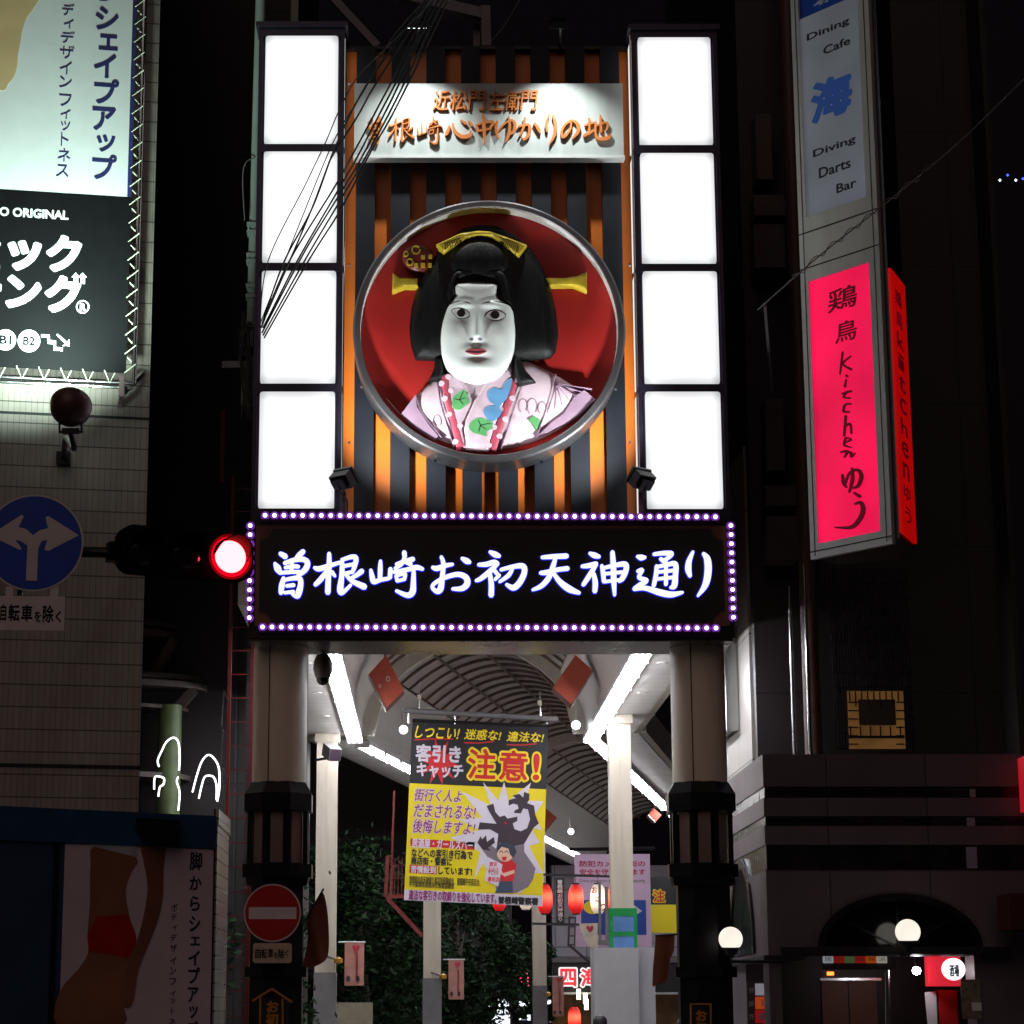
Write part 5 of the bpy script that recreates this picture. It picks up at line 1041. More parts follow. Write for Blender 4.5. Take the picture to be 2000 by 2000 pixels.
mb = MB(); mb.bar(P(1050, 1708, 49.2), P(1235, 1713, 49.2), .05); mb.solo('lantern_bar', BLACK, 'black bar the row of lanterns hangs from', 'bar'); MB().bar(P(1040, 1804, 49.4), P(1132, 1806, 49.4), .05).solo('lower_bar', BLACK, 'black bar below the lanterns', 'bar')
fr = Fr((0, 49.1, 0)); t = T('street_flag', 'narrow black flag with white vertical writing between two red lanterns', 'flag', P(1093, 1806, 49.1)); a0, b0, a1, b1 = fr.rect(1086, 1714, 1102, 1808); MB().fb(fr, a0, b0, a1, b1, -.01, 0).build('cloth', BLACK, t); mb = MB(); mb.column(fr, '曽根崎お初天神通り', 1089, 1718, 1099, 1800, 0, .005, bold=.03); mb.build('lettering', WHITE, t)
# pink safety banner
fr = Fr((0, 51, 0)); t = T('safety_banner', 'pale pink hanging banner with two red lines of writing and blue panels', 'banner', P(1197, 1850, 51)); a0, b0, a1, b1 = fr.rect(1123, 1668, 1271, 1850); MB().fb(fr, a0, b0, a1, b1, -.01, 0).build('sheet', VIN('pink_vinyl', C(206, 178, 206)), t)
mb = MB(); mb.tpx(fr, '防犯カメラが街の', (1132, 1693), (1260, 1681), 0, .006, bold=.03); mb.tpx(fr, '安全を守っています', (1132, 1709), (1260, 1697), 0, .006, bold=.03); mb.build('lettering', VIN('pink_ink', C(170, 40, 80)), t)
mb = MB(); mb.tpx(fr, 'Crime prevention system for our security', (1132, 1725), (1260, 1717), 0, .006); mb.build('lettering', INKV, t)
a0, b0, a1, b1 = fr.rect(1135, 1758, 1262, 1826); MB().fb(fr, a0, b0, a1, b1, 0, .006).build('blue_panel', VIN('blue_vinyl', C(28, 66, 150)), t); c = fr.px(1158, 1772); MB().poly(fr, circ(c[0], c[1], .21, .15, 20), .006, .012).build('ellipse_print', YELV, t)
c = fr.px(1240, 1775); MB().poly(fr, [(c[0] - .05, c[1] + .1), (c[0] + .16, c[1] - .05), (c[0] - .02, c[1] - .15)], .006, .012).build('camera_print', WHV, t); MB().tube([P(1112, 1659, 51), P(1278, 1657, 51)], .04, 8).build('rod', DARKMETAL, t)
fr = Fr((0, 58, 0)); t = T('far_banner', 'far black and yellow banner corner beside the second gate column', 'banner', P(1287, 1822, 58)); a0, b0, a1, b1 = fr.rect(1268, 1712, 1345, 1822); m_ = (b0 + b1) / 2
MB().fb(fr, a0, m_, a1, b1, -.01, 0).build('black_sheet', BLKV, t); MB().fb(fr, a0, b0, a1, m_ - .001, -.01, 0).build('yellow_sheet', YELV, t); mb = MB(); mb.tpx(fr, '注', (1274, 1764), (1300, 1736), 0, .006, bold=.09); mb.build('outline', YELV, t); mb = MB(); mb.tpx(fr, '注', (1276, 1762), (1298, 1738), .006, .012, bold=.03); mb.build('lettering', DRV, t)
# boxed-in pillar foot
BOARD = M('plain_board', C(178, 176, 180), .6, var=.05); p = PP[3]
x0, x1, x2 = P(1161, 1920, p.y - .4).x, P(1248, 1920, p.y - .4).x, P(1279, 1920, p.y - .2).x; zt = P(1200, 1851, p.y - .4).z
t = T('pillar_hoarding', 'plain grey boards boxing in the foot of the cream pillar', 'hoarding', ((x0 + x1) / 2, p.y, 0)); MB().box(x0, p.y - .4, 0.004, x1, p.y + .4, zt).build('board', BOARD, t); MB().box(x1 + .002, p.y - .25, 0.004, x2, p.y + .4, zt + .01).build('board', BOARD, t)
GT = M('green_tape', C(20, 140, 70), .4); BS = M('blue_sheet', C(96, 140, 200), .35, bump=.5, scale=4)
z0, z1 = zt + .002, P(1216, 1776, p.y).z; t = T('wrapped_sheet', 'blue plastic sheet taped in green round the cream pillar', 'sheet', (p.x, p.y, z0)); MB().box(p.x - .19, p.y - .19, z0, p.x + .2, p.y + .19, z1).build('sheet', BS, t)
mb = MB(); mb.box(p.x - .197, p.y - .197, z1 - .11, p.x + .205, p.y + .197, z1 + .01); mb.box(p.x - .197, p.y - .198, z0 + .17, p.x + .205, p.y + .197, z0 + .24); mb.box(p.x - .199, p.y - .2, z0, p.x - .15, p.y, z1); mb.box(p.x + .155, p.y - .2, z0, p.x + .207, p.y, z1); mb.build('tape', GT, t)
# small pink flags on pillars
FLP = M('flag_pink', C(190, 132, 120), .6); HRT = M('flag_heart', C(196, 50, 80), .5)
def flag(u0, v0, u1, v1, Y, label):
    fr = Fr((0, Y, 0)); a0, b0, a1, b1 = fr.rect(u0, v0, u1, v1); t = T('pink_flag', label, 'flag', fr.w((a0 + a1) / 2, b0), 'small pink flags on the arcade pillars'); w_ = a1 - a0
    MB().poly(fr, [(a0, b0), (a1, b0), (a1, b1), (a0, b1)], -.004, 0, step=.06, hf=lambda q: .012 * np.sin((q[:, 0] - a0) / w_ * 5) * (b1 - q[:, 1])).build('cloth', FLP, t, True); MB().tube([fr.w(a0 - .1, b1, 0), fr.w(a1 + .02, b1, 0)], .012, 6).build('rod', WHITE, t)
    hx, hy = a0 + w_ * .6, b1 - w_ * .33; MB().poly(fr, [(hx + w_ * .2 * x, hy + w_ * .2 * y) for x, y in ((0, -1), (1, .2), (.85, .8), (.45, .95), (0, .5), (-.45, .95), (-.85, .8), (-1, .2))], .0, .02).build('heart_print', HRT, t)
    mb = MB(); mb.column(fr, 'ありがとうございます', u0 + (u1 - u0) * .55, v0 + (v1 - v0) * .25, u0 + (u1 - u0) * .72, v0 + (v1 - v0) * .8, 0, .022); mb.build('lettering', HRT, t)
    mb = MB()
    for k in (.2, .68): mb.poly(fr, circ(a0 + w_ * k, b0 + w_ * .35, w_ * .1, w_ * .16, 10), 0, .024)
    mb.build('figure_print', SHV, t)
    c = fr.w(a0 - .1, (b0 + b1) / 2 + .05, 0); MB().lathe(c, [(0, -.06), (.07, -.03), (.07, .03), (0, .06)], 12).build('knob', GOLD, t, True); MB().bar(c, c + Vector((-.22, .1, .08)), .03).build('bracket', GREY, t)
flag(673, 1840, 711, 1925, 36.7, 'small pink flag on the pillar nearest the no-entry sign'); flag(876, 1874, 906, 1952, 43.2, 'small pink flag on the pillar under the warning banner'); flag(1079, 1907, 1101, 1985, 55.6, 'small pink flag in front of the red and white shop sign')
# red basket frame
t = T('red_bracket', 'red steel bracket basket on the far pillar side of the warning banner', 'bracket', P(755, 1755, 40)); mb = MB(); q_ = lambda u, v: P(u, v, 40); mb.bar(q_(770, 1545), q_(765, 1690), .035); mb.bar(q_(766, 1690), q_(763, 1752), .05); mb.bar(q_(757, 1672), q_(753, 1752), .06); mb.bar(q_(753, 1752), q_(800, 1750), .06); mb.bar(q_(757, 1755), q_(825, 1828), .07); mb.build('frame', DKRED, t)
mb = MB()
for k in range(5): mb.bar(q_(772 + 7 * k, 1675), q_(770 + 7 * k, 1750), .012)
mb.bar(q_(757, 1690), q_(803, 1690), .012); mb.bar(q_(757, 1715), q_(803, 1715), .012); mb.build('mesh', DKRED, t)
t = T('dark_bracket', 'dark ladder-like bracket below the lanterns', 'bracket', P(1115, 1850, 47)); mb = MB(); q_ = lambda u, v: P(u, v, 47); mb.bar(q_(1112, 1790), q_(1110, 1848), .04); mb.bar(q_(1124, 1790), q_(1122, 1848), .03); mb.bar(q_(1112, 1846), q_(1160, 1888), .05)
for v in (1792, 1810, 1828, 1845): mb.bar(q_(1111, v), q_(1123, v), .025)
mb.build('frame', SHV, t)
t = T('steel_bracket', 'grey double upright bracket in front of the white lantern', 'bracket', P(1176, 1850, 44)); mb = MB(); q_ = lambda u, v: P(u, v, 44); mb.bar(q_(1171, 1722), q_(1172, 1845), .05); mb.bar(q_(1184, 1732), q_(1186, 1845), .06); mb.bar(q_(1168, 1840), q_(1192, 1842), .09); mb.build('frame', GREY, t)
CL = M('flag_brown', C(150, 84, 66), .7, var=.15); 
t = T('drooping_flag', 'drooping brown flag on a short pole by the no-entry column', 'flag', P(612, 1880, 24.2)); fr = Fr((0, 24.1, 0)); zt_ = zm(450, 1560, .22774)
MB().poly(fr, [fr.px(*zt_(*p)) for p in cr([(790,800), (830,950), (845,1150), (840,1320), (800,1400), (690,1450), (620,1460), (650,1300), (665,1150), (655,1050), (720,920)], 3, True)], -.006, 0, step=.03, hf=lambda q: .03 * np.sin(q[:, 0] * 32 + q[:, 1] * 6)).build('cloth', CL, t, True); MB().tube([fr.w(*fr.px(*zt_(800, 770)), .0), fr.w(*fr.px(*zt_(640, 1050)), .0)], .012, 6).build('pole', DARKMETAL, t)
t = T('hanging_flag', 'brown curved flag hanging on the column side facing the arcade', 'flag', P(1298, 1928, 24.0)); zt_ = zm(1000, 1600, .20704); fr = Fr((0, 23.9, 0)); MB().poly(fr, [fr.px(*zt_(*p)) for p in [(1355,1105), (1535,1090), (1530,1240), (1490,1330), (1480,1440), (1450,1540), (1325,1580), (1330,1400), (1345,1250)]], -.006, 0, step=.03, hf=lambda q: .02 * np.sin(q[:, 0] * 30)).build('cloth', CL, t, True); MB().tube([fr.w(*fr.px(*zt_(1350, 1100))), fr.w(*fr.px(*zt_(1560, 1085)))], .01, 6).build('pole', DARKMETAL, t)
zt_ = zm(1000, 1600, .20704); fr = Fr((0, 46, 0)); t = T('pale_flag', 'pale curved flag with a pink heart below the lanterns', 'flag', P(1150, 1855, 46)); MB().poly(fr, [fr.px(*zt_(*p)) for p in [(632,985), (808,980), (808,1210), (760,1230), (690,1150), (650,1060)]], -.01, 0).build('cloth', M('flag_pale', C(214, 200, 176), .6), t); c = fr.px(*zt_(735, 1035)); MB().poly(fr, [(c[0] + .075 * x, c[1] + .075 * y) for x, y in ((0, -1), (1, .2), (.85, .8), (.45, .95), (0, .5), (-.45, .95), (-.85, .8), (-1, .2))], 0, .01).build('heart_print', HRT, t)
# far shop
fr = Fr((0, 74, 0)); t = T('far_shop', 'far shop with pale panels over a dark fascia and a warm lit front', 'shop', P(1150, 1990, 74)); rc = lambda u0, v0, u1, v1, d0, d1, m, n, par=t: MB().fb(fr, *(lambda r: (r[0], r[1], r[2], r[3]))(fr.rect(u0, v0, u1, v1)), d0, d1).build(n, m, par)
PANW = tiles('shop_panel', C(196, 190, 206), C(120, 116, 130), 1.0, .9, .02, rough=.4); rc(1078, 1690, 1420, 1868, -1, 0, PANW, 'upper_panel'); rc(1078, 1869, 1420, 1880, -1, .15, GREY, 'ledge'); rc(1078, 1881, 1420, 1938, -1, .05, BLACK, 'fascia'); rc(1040, 1939, 1420, 2100, -3, -2.6, M('shop_inside', C(190, 150, 110), .6, var=.4, scale=1.5), 'interior')
rc(1085, 1938, 1420, 1942, -1, .1, WHITE, 'trim'); rc(1095, 1968, 1116, 2100, -2.2, -2.1, M('shop_wood', C(180, 120, 60), .6), 'door')
SHW = E('sign_white_glow', (1, .95, .95), 1.0, False); SHR = E('sign_red_glow', (.9, .04, .06), .9, False)
for ch, (u0, u1) in zip('四海', ((1092, 1126), (1132, 1170))):
    mb = MB(); mb.tpx(fr, ch, (u0 - 1, 1930), (u1 + 2, 1889), .06, .09, bold=.1); o = mb.build('letter_outline', SHW, t); mb = MB(); mb.tpx(fr, ch, (u0 + 2, 1927), (u1 - 1, 1892), .095, .12, bold=.035); mb.build('letter', SHR, o)
LMP = E('shop_lamp_glow', (1, .85, .65), 6)
for u, v in ((1130, 1942), (1145, 1962), (1143, 1950), (1200, 1945)): c = P(u, v, 73.3); MB().box(c.x - .06, 73.2, c.z - .16, c.x + .06, 73.3, c.z + .16).build('lamp', LMP, t)
LSW = E('led_sign_white', (.86, .9, 1), 1.6, False); DKB = M('led_sign_box', C(12, 14, 34), .4)
def ledsign(label, box, rects, txt=None, Y=66):
    fr = Fr((0, Y, 0)); t = T('led_sign', label, 'lit sign', P((box[0] + box[2]) / 2, box[3], Y)); MB().fb(fr, *fr.rect(*box), -.25, 0).build('box', DKB, t)
    for r_ in rects: MB().fb(fr, *fr.rect(*r_), .001, .02).build('lit_panel', LSW, t)
    if txt: mb = MB(); mb.tpx(fr, txt[0], txt[1], txt[2], .001, .03, bold=.03); mb.build('lettering', LSW, t)
ledsign('lit dark blue sign with white letters at the foot of the trees', (945, 1948, 997, 2010), ((973, 1951, 994, 1966), (946, 1982, 996, 2005), (952, 1960, 962, 1966)), ('an H', (971, 1980), (993, 1968)))
ledsign('dark sign with two rows of white lit squares left of the thin far pillar', (1013, 1950, 1040, 2000), ((1014, 1955, 1027, 1965), (1029, 1952, 1036, 1966), (1014, 1983, 1027, 1992), (1029, 1982, 1036, 1993)))
ledsign('small lit white sign just right of the thin far pillar', (1065, 1948, 1079, 2000), ((1067, 1952, 1076, 1967), (1067, 1982, 1076, 1996)))
RDOT = E('red_dot_glow', (1, .03, .12), 2.5, False); mb = MB()
for u, v in ((1016, 1902), (1029, 1902), (1017, 1910), (1031, 1910), (1018, 1918), (1031, 1917), (1032, 1926)): c = P(u, v, 62); mb.lathe(c, [(0, -.035), (.022, 0), (0, .035)], 6)
mb.struct('red_sign_lamps', RDOT, 'stuff')
# trees
BARK = M('bark', (.06, .045, .035), .8, bump=.6)
def leafmat(n, c): m = M(n, c, .75, var=.5, scale=1.2, spec=.18); return m
LEAF = [leafmat('foliage_dark', (.009, .026, .008)), leafmat('foliage_mid', (.018, .052, .014))]
def tree(label, x, y, zb_, h, rx, rz, n, seed, size=.11):
    rs = np.random.RandomState(seed); t = T('tree', label, 'tree', (x, y, 0), 'shrine trees beside the arcade'); mb = MB()
    mb.tube(cr([(x, y, 0), (x + .1, y, h * .3), (x - .05, y + .05, h * .6), (x, y, h * .85)], 4), list(np.linspace(.16, .04, 13)), 8)
    for k in range(7): a = k * .9 + seed; mb.tube([(x, y, h * (.3 + .07 * k)), (x + math.cos(a) * rx * .45, y + math.sin(a) * rx * .45, h * (.42 + .08 * k)), (x + math.cos(a) * rx * .8, y + math.sin(a) * rx * .8, h * (.46 + .08 * k))], [.06, .035, .012], 6)
    mb.build('trunk', BARK, t, True)
    cl = rs.normal(size=(46, 3)); cl /= np.linalg.norm(cl, axis=1)[:, None]; cl *= rs.uniform(.35, 1, (46, 1)) ** .5; cl = cl * [rx, rx, rz] + [x, y, h - rz]; cs_ = rs.uniform(.22, .5, 46) * rx * .62
    i = rs.randint(0, 46, n); p = cl[i] + rs.normal(size=(n, 3)) * cs_[i][:, None] * .55; ok = p[:, 2] > zb_; p = p[ok]; m = len(p)
    u = rs.normal(size=(m, 3)); u[:, 2] *= .6; u /= np.linalg.norm(u, axis=1)[:, None]; v = np.cross(u, rs.normal(size=(m, 3))); v /= np.linalg.norm(v, axis=1)[:, None]; s = rs.uniform(.5, 1.2, (m, 1)) * size
    q = np.stack([p - u * s, p + v * s * .45, p + u * s, p - v * s * .45], 1).reshape(-1, 3) - np.array(ORG[t])
    me = bpy.data.meshes.new('crown'); me.from_pydata(q.tolist(), [], [(4 * k, 4 * k + 1, 4 * k + 2, 4 * k + 3) for k in range(m)])
    for mm in LEAF: me.materials.append(mm)
    me.polygons.foreach_set('material_index', (rs.rand(m) > .6).astype(int)); o = bpy.data.objects.new('crown', me); COL.objects.link(o); o.parent = t; ORG[o] = ORG[t]
g = lambda u, Y: P(u, 1850, Y).x
tree('dark leafy tree behind the pillar nearest the no-entry sign', g(705, 47), 47, .8, 5.2, 1.9, 2.2, 16000, 3, .085); tree('dark leafy tree filling the gap under the warning banner', g(895, 60), 60, .6, 5.4, 2.0, 2.3, 16000, 5, .085)
tree('dark tree seen between the tiled wall and the no-entry column', g(462, 34), 34, .5, 4.9, 1.2, 2.1, 6000, 8, .09); tree('far shrub beside the thin far pillar', g(1046, 63), 63, .6, 3.6, .55, 1.3, 3000, 11); tree('dark tree low between the two shrine trees', g(800, 55), 55, .3, 4.2, 1.7, 2.0, 6000, 14)
MB().box(g(640, 41), 41, 0, g(728, 41), 41.2, P(680, 1958, 41).z).solo('low_wall', M('beige_wall', C(150, 140, 120), .7), 'low beige wall at the foot of the shrine trees', 'wall')
MB().box(-14, 66, 0, g(1000, 66), 66.5, 9).solo('back_wall', DARKW, 'dark wall far behind the shrine trees', 'wall')
# cameras
t = T('dome_camera', 'dark dome camera hanging under the gate sign', 'camera', P(631, 1337, 24.15)); c = P(631, 1300, 24.15); s_ = .0055
mb = MB(); mb.tube([(c.x, 24.15, zb + .01), (c.x, 24.15, c.z + 20 * s_)], .022, 8); mb.build('stem', WHITE, t); mb = MB(); mb.lathe(c, [(.02, 24 * s_), (.07, 20 * s_), (.1, 8 * s_), (.108, -6 * s_), (.085, -22 * s_), (.07, -25 * s_)], 20); mb.build('hood', M('camera_hood', C(92, 82, 80), .4), t, True); mb = MB(); mb.lathe(c, [(.07, -25 * s_), (.066, -31 * s_), (.04, -37 * s_), (0, -39 * s_)], 16); mb.build('dome', M('dome_glass', C(10, 10, 12), .08), t, True)
t = T('wall_camera', 'boxy grey camera on an arm beside the nearest cream pillar', 'camera', P(640, 1470, 36.2)); c = P(648, 1469, 36.0); d = Vector((.35, -.8, -.35)).normalized(); x_ = d.cross(Vector((0, 0, 1))).normalized()
MB().ob(c, x_ * .1, d * .17, x_.cross(d) * .1).build('housing', GREY, t); MB().ob(c + d * .175, x_ * .09, d * .005, x_.cross(d) * .09).build('lens', M('camera_glass', C(60, 50, 60), .1), t); MB().bar(c - d * .05 - Vector((0, 0, .1)), P(615, 1485, 36.6), .035).build('arm', DARKMETAL, t)
# people passing at the foot of the picture
CLOTH = [M('dark_coat', C(30, 30, 36), .8), M('navy_coat', C(34, 38, 52), .8)]; HAIRB = M('black_hair', (.01, .009, .009), .5, bump=.4, scale=30); FSK = M('person_skin', C(190, 140, 112), .5)
def person(u, Y, top, label, cm):
    x = P(u, 1990, Y).x; k = top / 1.7; t = T('person', label, 'person', (x, Y, 0)); V = [(0, 0, .95), (0, 0, 1.2), (0, 0, 1.42), (0, 0, 1.5), (0, -.01, 1.6), (-.19, 0, 1.4), (-.25, .02, 1.12), (-.24, -.08, .86), (.19, 0, 1.4), (.25, .02, 1.12), (.24, -.08, .86), (-.1, 0, .9), (-.11, -.04, .48), (-.11, .04, .08), (-.11, -.1, .03), (.1, 0, .9), (.11, .1, .48), (.11, .2, .1), (.11, .08, .03)]
    Ed = [(0, 1), (1, 2), (2, 3), (3, 4), (2, 5), (5, 6), (6, 7), (2, 8), (8, 9), (9, 10), (0, 11), (11, 12), (12, 13), (13, 14), (0, 15), (15, 16), (16, 17), (17, 18)]
    rr = [.15, .14, .15, .06, .09, .07, .05, .04, .07, .05, .04, .09, .065, .045, .04, .09, .065, .045, .04]
    me = bpy.data.meshes.new('body'); me.from_pydata([(a * k, b * k, c_ * k) for a, b, c_ in V], Ed, []); me.materials.append(cm); o = bpy.data.objects.new('body', me); COL.objects.link(o); o.parent = t
    s = o.modifiers.new('skin', 'SKIN'); 
    for i, r_ in enumerate(rr): me.skin_vertices[0].data[i].radius = (r_ * k, r_ * k)
    me.skin_vertices[0].data[0].use_root = True; o.modifiers.new('sub', 'SUBSURF').render_levels = 2
    c = Vector((x, Y, 1.6 * k)); ORG[o] = ORG[t]; mb = MB(); mb.lathe(c, [(.0, -.115), (.05, -.1), (.075, -.03), (.078, .03), (.06, .07), (0, .09)], 16); mb.build('face', FSK, t, True)
    mb = MB(); mb.lathe(c + Vector((0, .012, .0)), [(.088, -.05), (.095, .0), (.092, .045), (.066, .085), (.03, .1), (0, .103)], 18); mb.build('hair', HAIRB, t, True)
person(1172, 31, P(1172, 1984, 31).z, 'person with black hair at the bottom edge beside the grey boards', CLOTH[0]); person(1338, 24.9, P(1338, 1990, 24.9).z, 'person with black hair at the bottom edge by the second gate column', CLOTH[1])
# ------------------------------------------------------------------ signs on the gate columns
NE = Fr((0, 23.4, 0)); c = NE.px(532, 1783); r = NE.px(588, 1783)[0] - c[0]
t = T('no_entry_sign', 'round red no-entry sign with a white bar on the gate column', 'road sign', NE.w(c[0], c[1] - r)); RF_ = M('sign_red_face', C(196, 18, 20), .4, var=.06)
MB().poly(NE, circ(*c, r, n=56), -.006, 0).build('rim', SIGNW, t); f = MB().poly(NE, circ(*c, r - .014, n=56), 0, .003).build('face', RF_, t); a0, b0, a1, b1 = NE.rect(486, 1772, 579, 1795); MB().fb(NE, a0, b0, a1, b1, .003, .006).build('bar', SIGNW, f); MB().bar(NE.w(*c, -.007), NE.w(*c, -.3), .05).build('bracket', DARKMETAL, t)
a0, b0, a1, b1 = NE.rect(494, 1842, 570, 1881); o = []
t = T('exempt_plate', 'small cream plate with black writing below the no-entry sign', 'plate', NE.w((a0 + a1) / 2, b0))
for (px, pz, st_) in ((a0 + .03, b0 + .03, 180), (a1 - .03, b0 + .03, 270), (a1 - .03, b1 - .03, 0), (a0 + .03, b1 - .03, 90)): o += circ(px, pz, .03, n=5, a0=st_, a1=st_ + 90)
MB().poly(NE, o, -.005, .001).build('plate', M('plate_cream', C(214, 186, 160), .5), t); Z7 = zm(450, 1560, .22774); bike_text(NE, t, Z7, .001, [(212,1285,262,1370), (266,1285,315,1370), (320,1285,368,1368), (375,1315,405,1368), (410,1288,462,1372), (468,1300,500,1355)])
MB().bar(NE.w((a0 + a1) / 2, (b0 + b1) / 2, -.006), NE.w((a0 + a1) / 2, (b0 + b1) / 2, -.3), .04).build('bracket', DARKMETAL, t)
GLD = M('gold_leaf', C(190, 120, 44), .45)
g1 = Fr((0, 23.42, 0)); t = T('house_plaque', 'dark plaque with a gold house outline and gold writing on the column', 'plaque', P(531, 2040, 23.42)); MB().fb(g1, *g1.rect(500, 1950, 562, 2080), -.03, 0).build('board', BLACK, t)
mb = MB(); q = lambda u, v: g1.w(*g1.px(u, v), .012); mb.bar(q(493, 1955), q(531, 1931), .022); mb.bar(q(531, 1931), q(570, 1957), .022); mb.bar(q(509, 1948), q(507, 2060), .018); mb.bar(q(552, 1950), q(553, 2060), .018); mb.build('gold_outline', GLD, t); mb = MB(); mb.column(g1, 'お初天神', 518, 1954, 545, 2054, 0, .012, bold=.05); mb.build('lettering', GLD, t)
t = T('framed_plaque', 'dark plaque in a plain gold frame with gold writing', 'plaque', P(1367, 2060, 23.42)); MB().fb(g1, *g1.rect(1349, 1962, 1388, 2080), -.03, 0).build('board', BLACK, t); mb = MB(); mb.bar(q(1348, 1961), q(1389, 1961), .016); mb.bar(q(1349, 1961), q(1349, 2070), .016); mb.bar(q(1388, 1961), q(1388, 2070), .016); mb.build('gold_outline', GLD, t); mb = MB(); mb.column(g1, 'お初天', 1359, 1972, 1380, 2044, 0, .012, bold=.05); mb.build('lettering', GLD, t)
# ------------------------------------------------------------------ dark upper building
DK = tiles('dark_stone_panel', C(44, 36, 36), C(16, 12, 12), 1.6, 1.75, .012, rough=.5, var=.25, bump=.3)
UB = Fr((0, 26.6, 0)); a0 = UB.px(1478, 1400)[0]
t = T('upper_building', 'tall dark building rising behind the stone corner building', 'building', UB.w(a0 + 3, 0)); MB().fb(UB, a0, 0, a0 + 2.9, 30, -8, 0).build('wall', DK, t); xr_ = UB.px(1965, 800)[0]; MB().fb(UB, a0 + 2.905, 0, UB.px(1950, 1000)[0], 30, -8, .6).build('wall', DK, t)
DUCT = M('duct_brown', C(84, 70, 68), .5, var=.2); 
for b_ in ((1467, 250, 1497, 375), (1463, 405, 1522, 445), (1463, 462, 1522, 545), (1486, 797, 1520, 935), (1485, 965, 1545, 1003), (1487, 1023, 1547, 1105)): MB().fb(UB, *UB.rect(*b_), .001, .45).build('air_unit', DUCT, t)
x = UB.px(1545, 700)[0]; MB().tube([UB.w(x, 3, .62), UB.w(x, 24, .62)], .1, 14).build('drain_pipe', M('pipe_brown', C(92, 68, 62), .5), t, True)
for u0, u1, v0 in ((1522, 1535, 1165), (1552, 1563, 1125)): x = (UB.px(u0, v0)[0] + UB.px(u1, 1470)[0]) / 2; MB().tube([UB.w(x, UB.px(u1, 1490)[1], .7), UB.w(x, UB.px(u0, v0)[1], .7)], .022, 10).build('steel_pipe', STEEL, t, True)
mb = MB(); a_, b_, c_, d_ = UB.rect(1608, 1130, 1760, 1475); n = 26
for k in range(n): x = a_ + (c_ - a_) * k / n; mb.fb(UB, x, b_, x + .012, d_, .602, .64)
for k in range(12): z = b_ + (d_ - b_) * k / 12; mb.fb(UB, a_, z, c_, z + .014, .603, .63)
MB().fb(UB, a_, b_, c_, d_, .601, .6015); mb.build('lattice', M('lattice_black', C(24, 22, 28), .3), t)
GW = E('amber_window', (.85, .40, .11), .085, True, .3, 3); MB().fb(UB, *UB.rect(1637, 1365, 1744, 1475), .65, .66).build('lit_window', GW, t); MB().fb(UB, *UB.rect(1657, 1381, 1727, 1430), .661, .67).build('window_screen', M('screen_dark', C(50, 38, 22), .6), t)
mb = MB()
for k in range(10): u = 1638 + k * 11.6; mb.fb(UB, *UB.rect(u, 1366, u + 2.4, 1384 + (k % 2) * 10), .661, .675)
for k in range(6): v = 1385 + k * 16; mb.fb(UB, *UB.rect(1637, v, 1656, v + 2.4), .661, .675); mb.fb(UB, *UB.rect(1728, v, 1744, v + 2.4), .661, .675)
for k in range(6): u = 1640 + k * 19; mb.fb(UB, *UB.rect(u, 1432, u + 2.4, 1452), .661, .675)
mb.fb(UB, *UB.rect(1637, 1450, 1744, 1455), .661, .676); mb.build('window_lattice', BLACK, t)
# side building lit by the arcade
xs = P(1466, 1400, 26.9).x; CRW = tiles('cream_cladding', C(158, 152, 146), C(90, 84, 80), 2.0, 1.5, .012, rough=.45, var=.08, bump=.2)
t = T('side_building', 'pale clad wall flanking the arcade beside the gate column', 'building', (xs + .3, 29, 0)); MB().box(xs, 26.85, 0, xs + .5, 33, 8.3).build('wall', CRW, t)
MB().box(xs - .14, 27.9, 5.0, xs - .02, 29.5, 7.3).build('dark_sign', M('sign_back', C(60, 56, 60), .25, .3, stretch=(8, 8, 1)), t); MB().box(xs - .16, 27.86, 4.96, xs - .01, 27.9, 7.32).build('sign_edge', STEEL, t)
# ------------------------------------------------------------------ stone corner building
ST_ = Fr((0, 23.5, 0)); X0 = ST_.px(1496, 1700)[0]; zt = ST_.px(1700, 1473)[1]; X1 = X0 + 9
STONE = tiles('stone_panel', C(104, 90, 100), C(60, 50, 52), 1.02, 3.0, .008, rough=.4, var=.14, bump=.25); BAND = M('band_stone', C(26, 22, 28), .25, var=.3)
t = T('stone_building', 'low stone-clad corner building with dark bands and an arched entrance', 'building', (X0 + 3, 25, 0))
ac = ST_.px(1758, 1850); ar = (ST_.px(1920, 1850)[0] - ST_.px(1598, 1850)[0]) / 2; ah = ST_.px(1758, 1745)[1] - ac[1]
el = lambda f, n=28: [(ac[0] + ar * f * math.cos(R(180 * i / n)), ac[1] + (ah - ar * (1 - f)) * math.sin(R(180 * i / n))) for i in range(n + 1)]
eh = ST_.px(1700, 1866)[1]; ex0, ex1 = ST_.px(1527, 1930)[0], ST_.px(1905, 1930)[0]
bands = [(1536, 1558), (1594, 1613), (1650, 1699)]; cuts = [zt] + [ST_.px(1700, v)[1] for p in bands for v in p] + [ac[1] - .0]
zz = cuts
for i in range(0, 7, 2):
    if i < 6: MB().box(X0, 23.5, zz[i + 1], X1, 23.9, zz[i]).build('stone_course', STONE, t); MB().box(X0, 23.9, zz[i + 1], X0 + .4, 32, zz[i]).build('side_course', STONE, t)
for i in (1, 3, 5): MB().box(X0 + .012, 23.512, zz[i + 1], X1, 23.9, zz[i]).build('band', BAND, t); MB().box(X0 + .012, 23.9, zz[i + 1], X0 + .4, 32, zz[i]).build('side_band', BAND, t)
z6 = zz[6]
MB().poly(ST_, [(X0, ac[1]), (ac[0] - ar, ac[1])] + el(1)[::-1][1:-1] + [(ac[0] + ar, ac[1]), (X1, ac[1]), (X1, z6), (X0, z6)], -.4, 0).build('arch_wall', STONE, t)
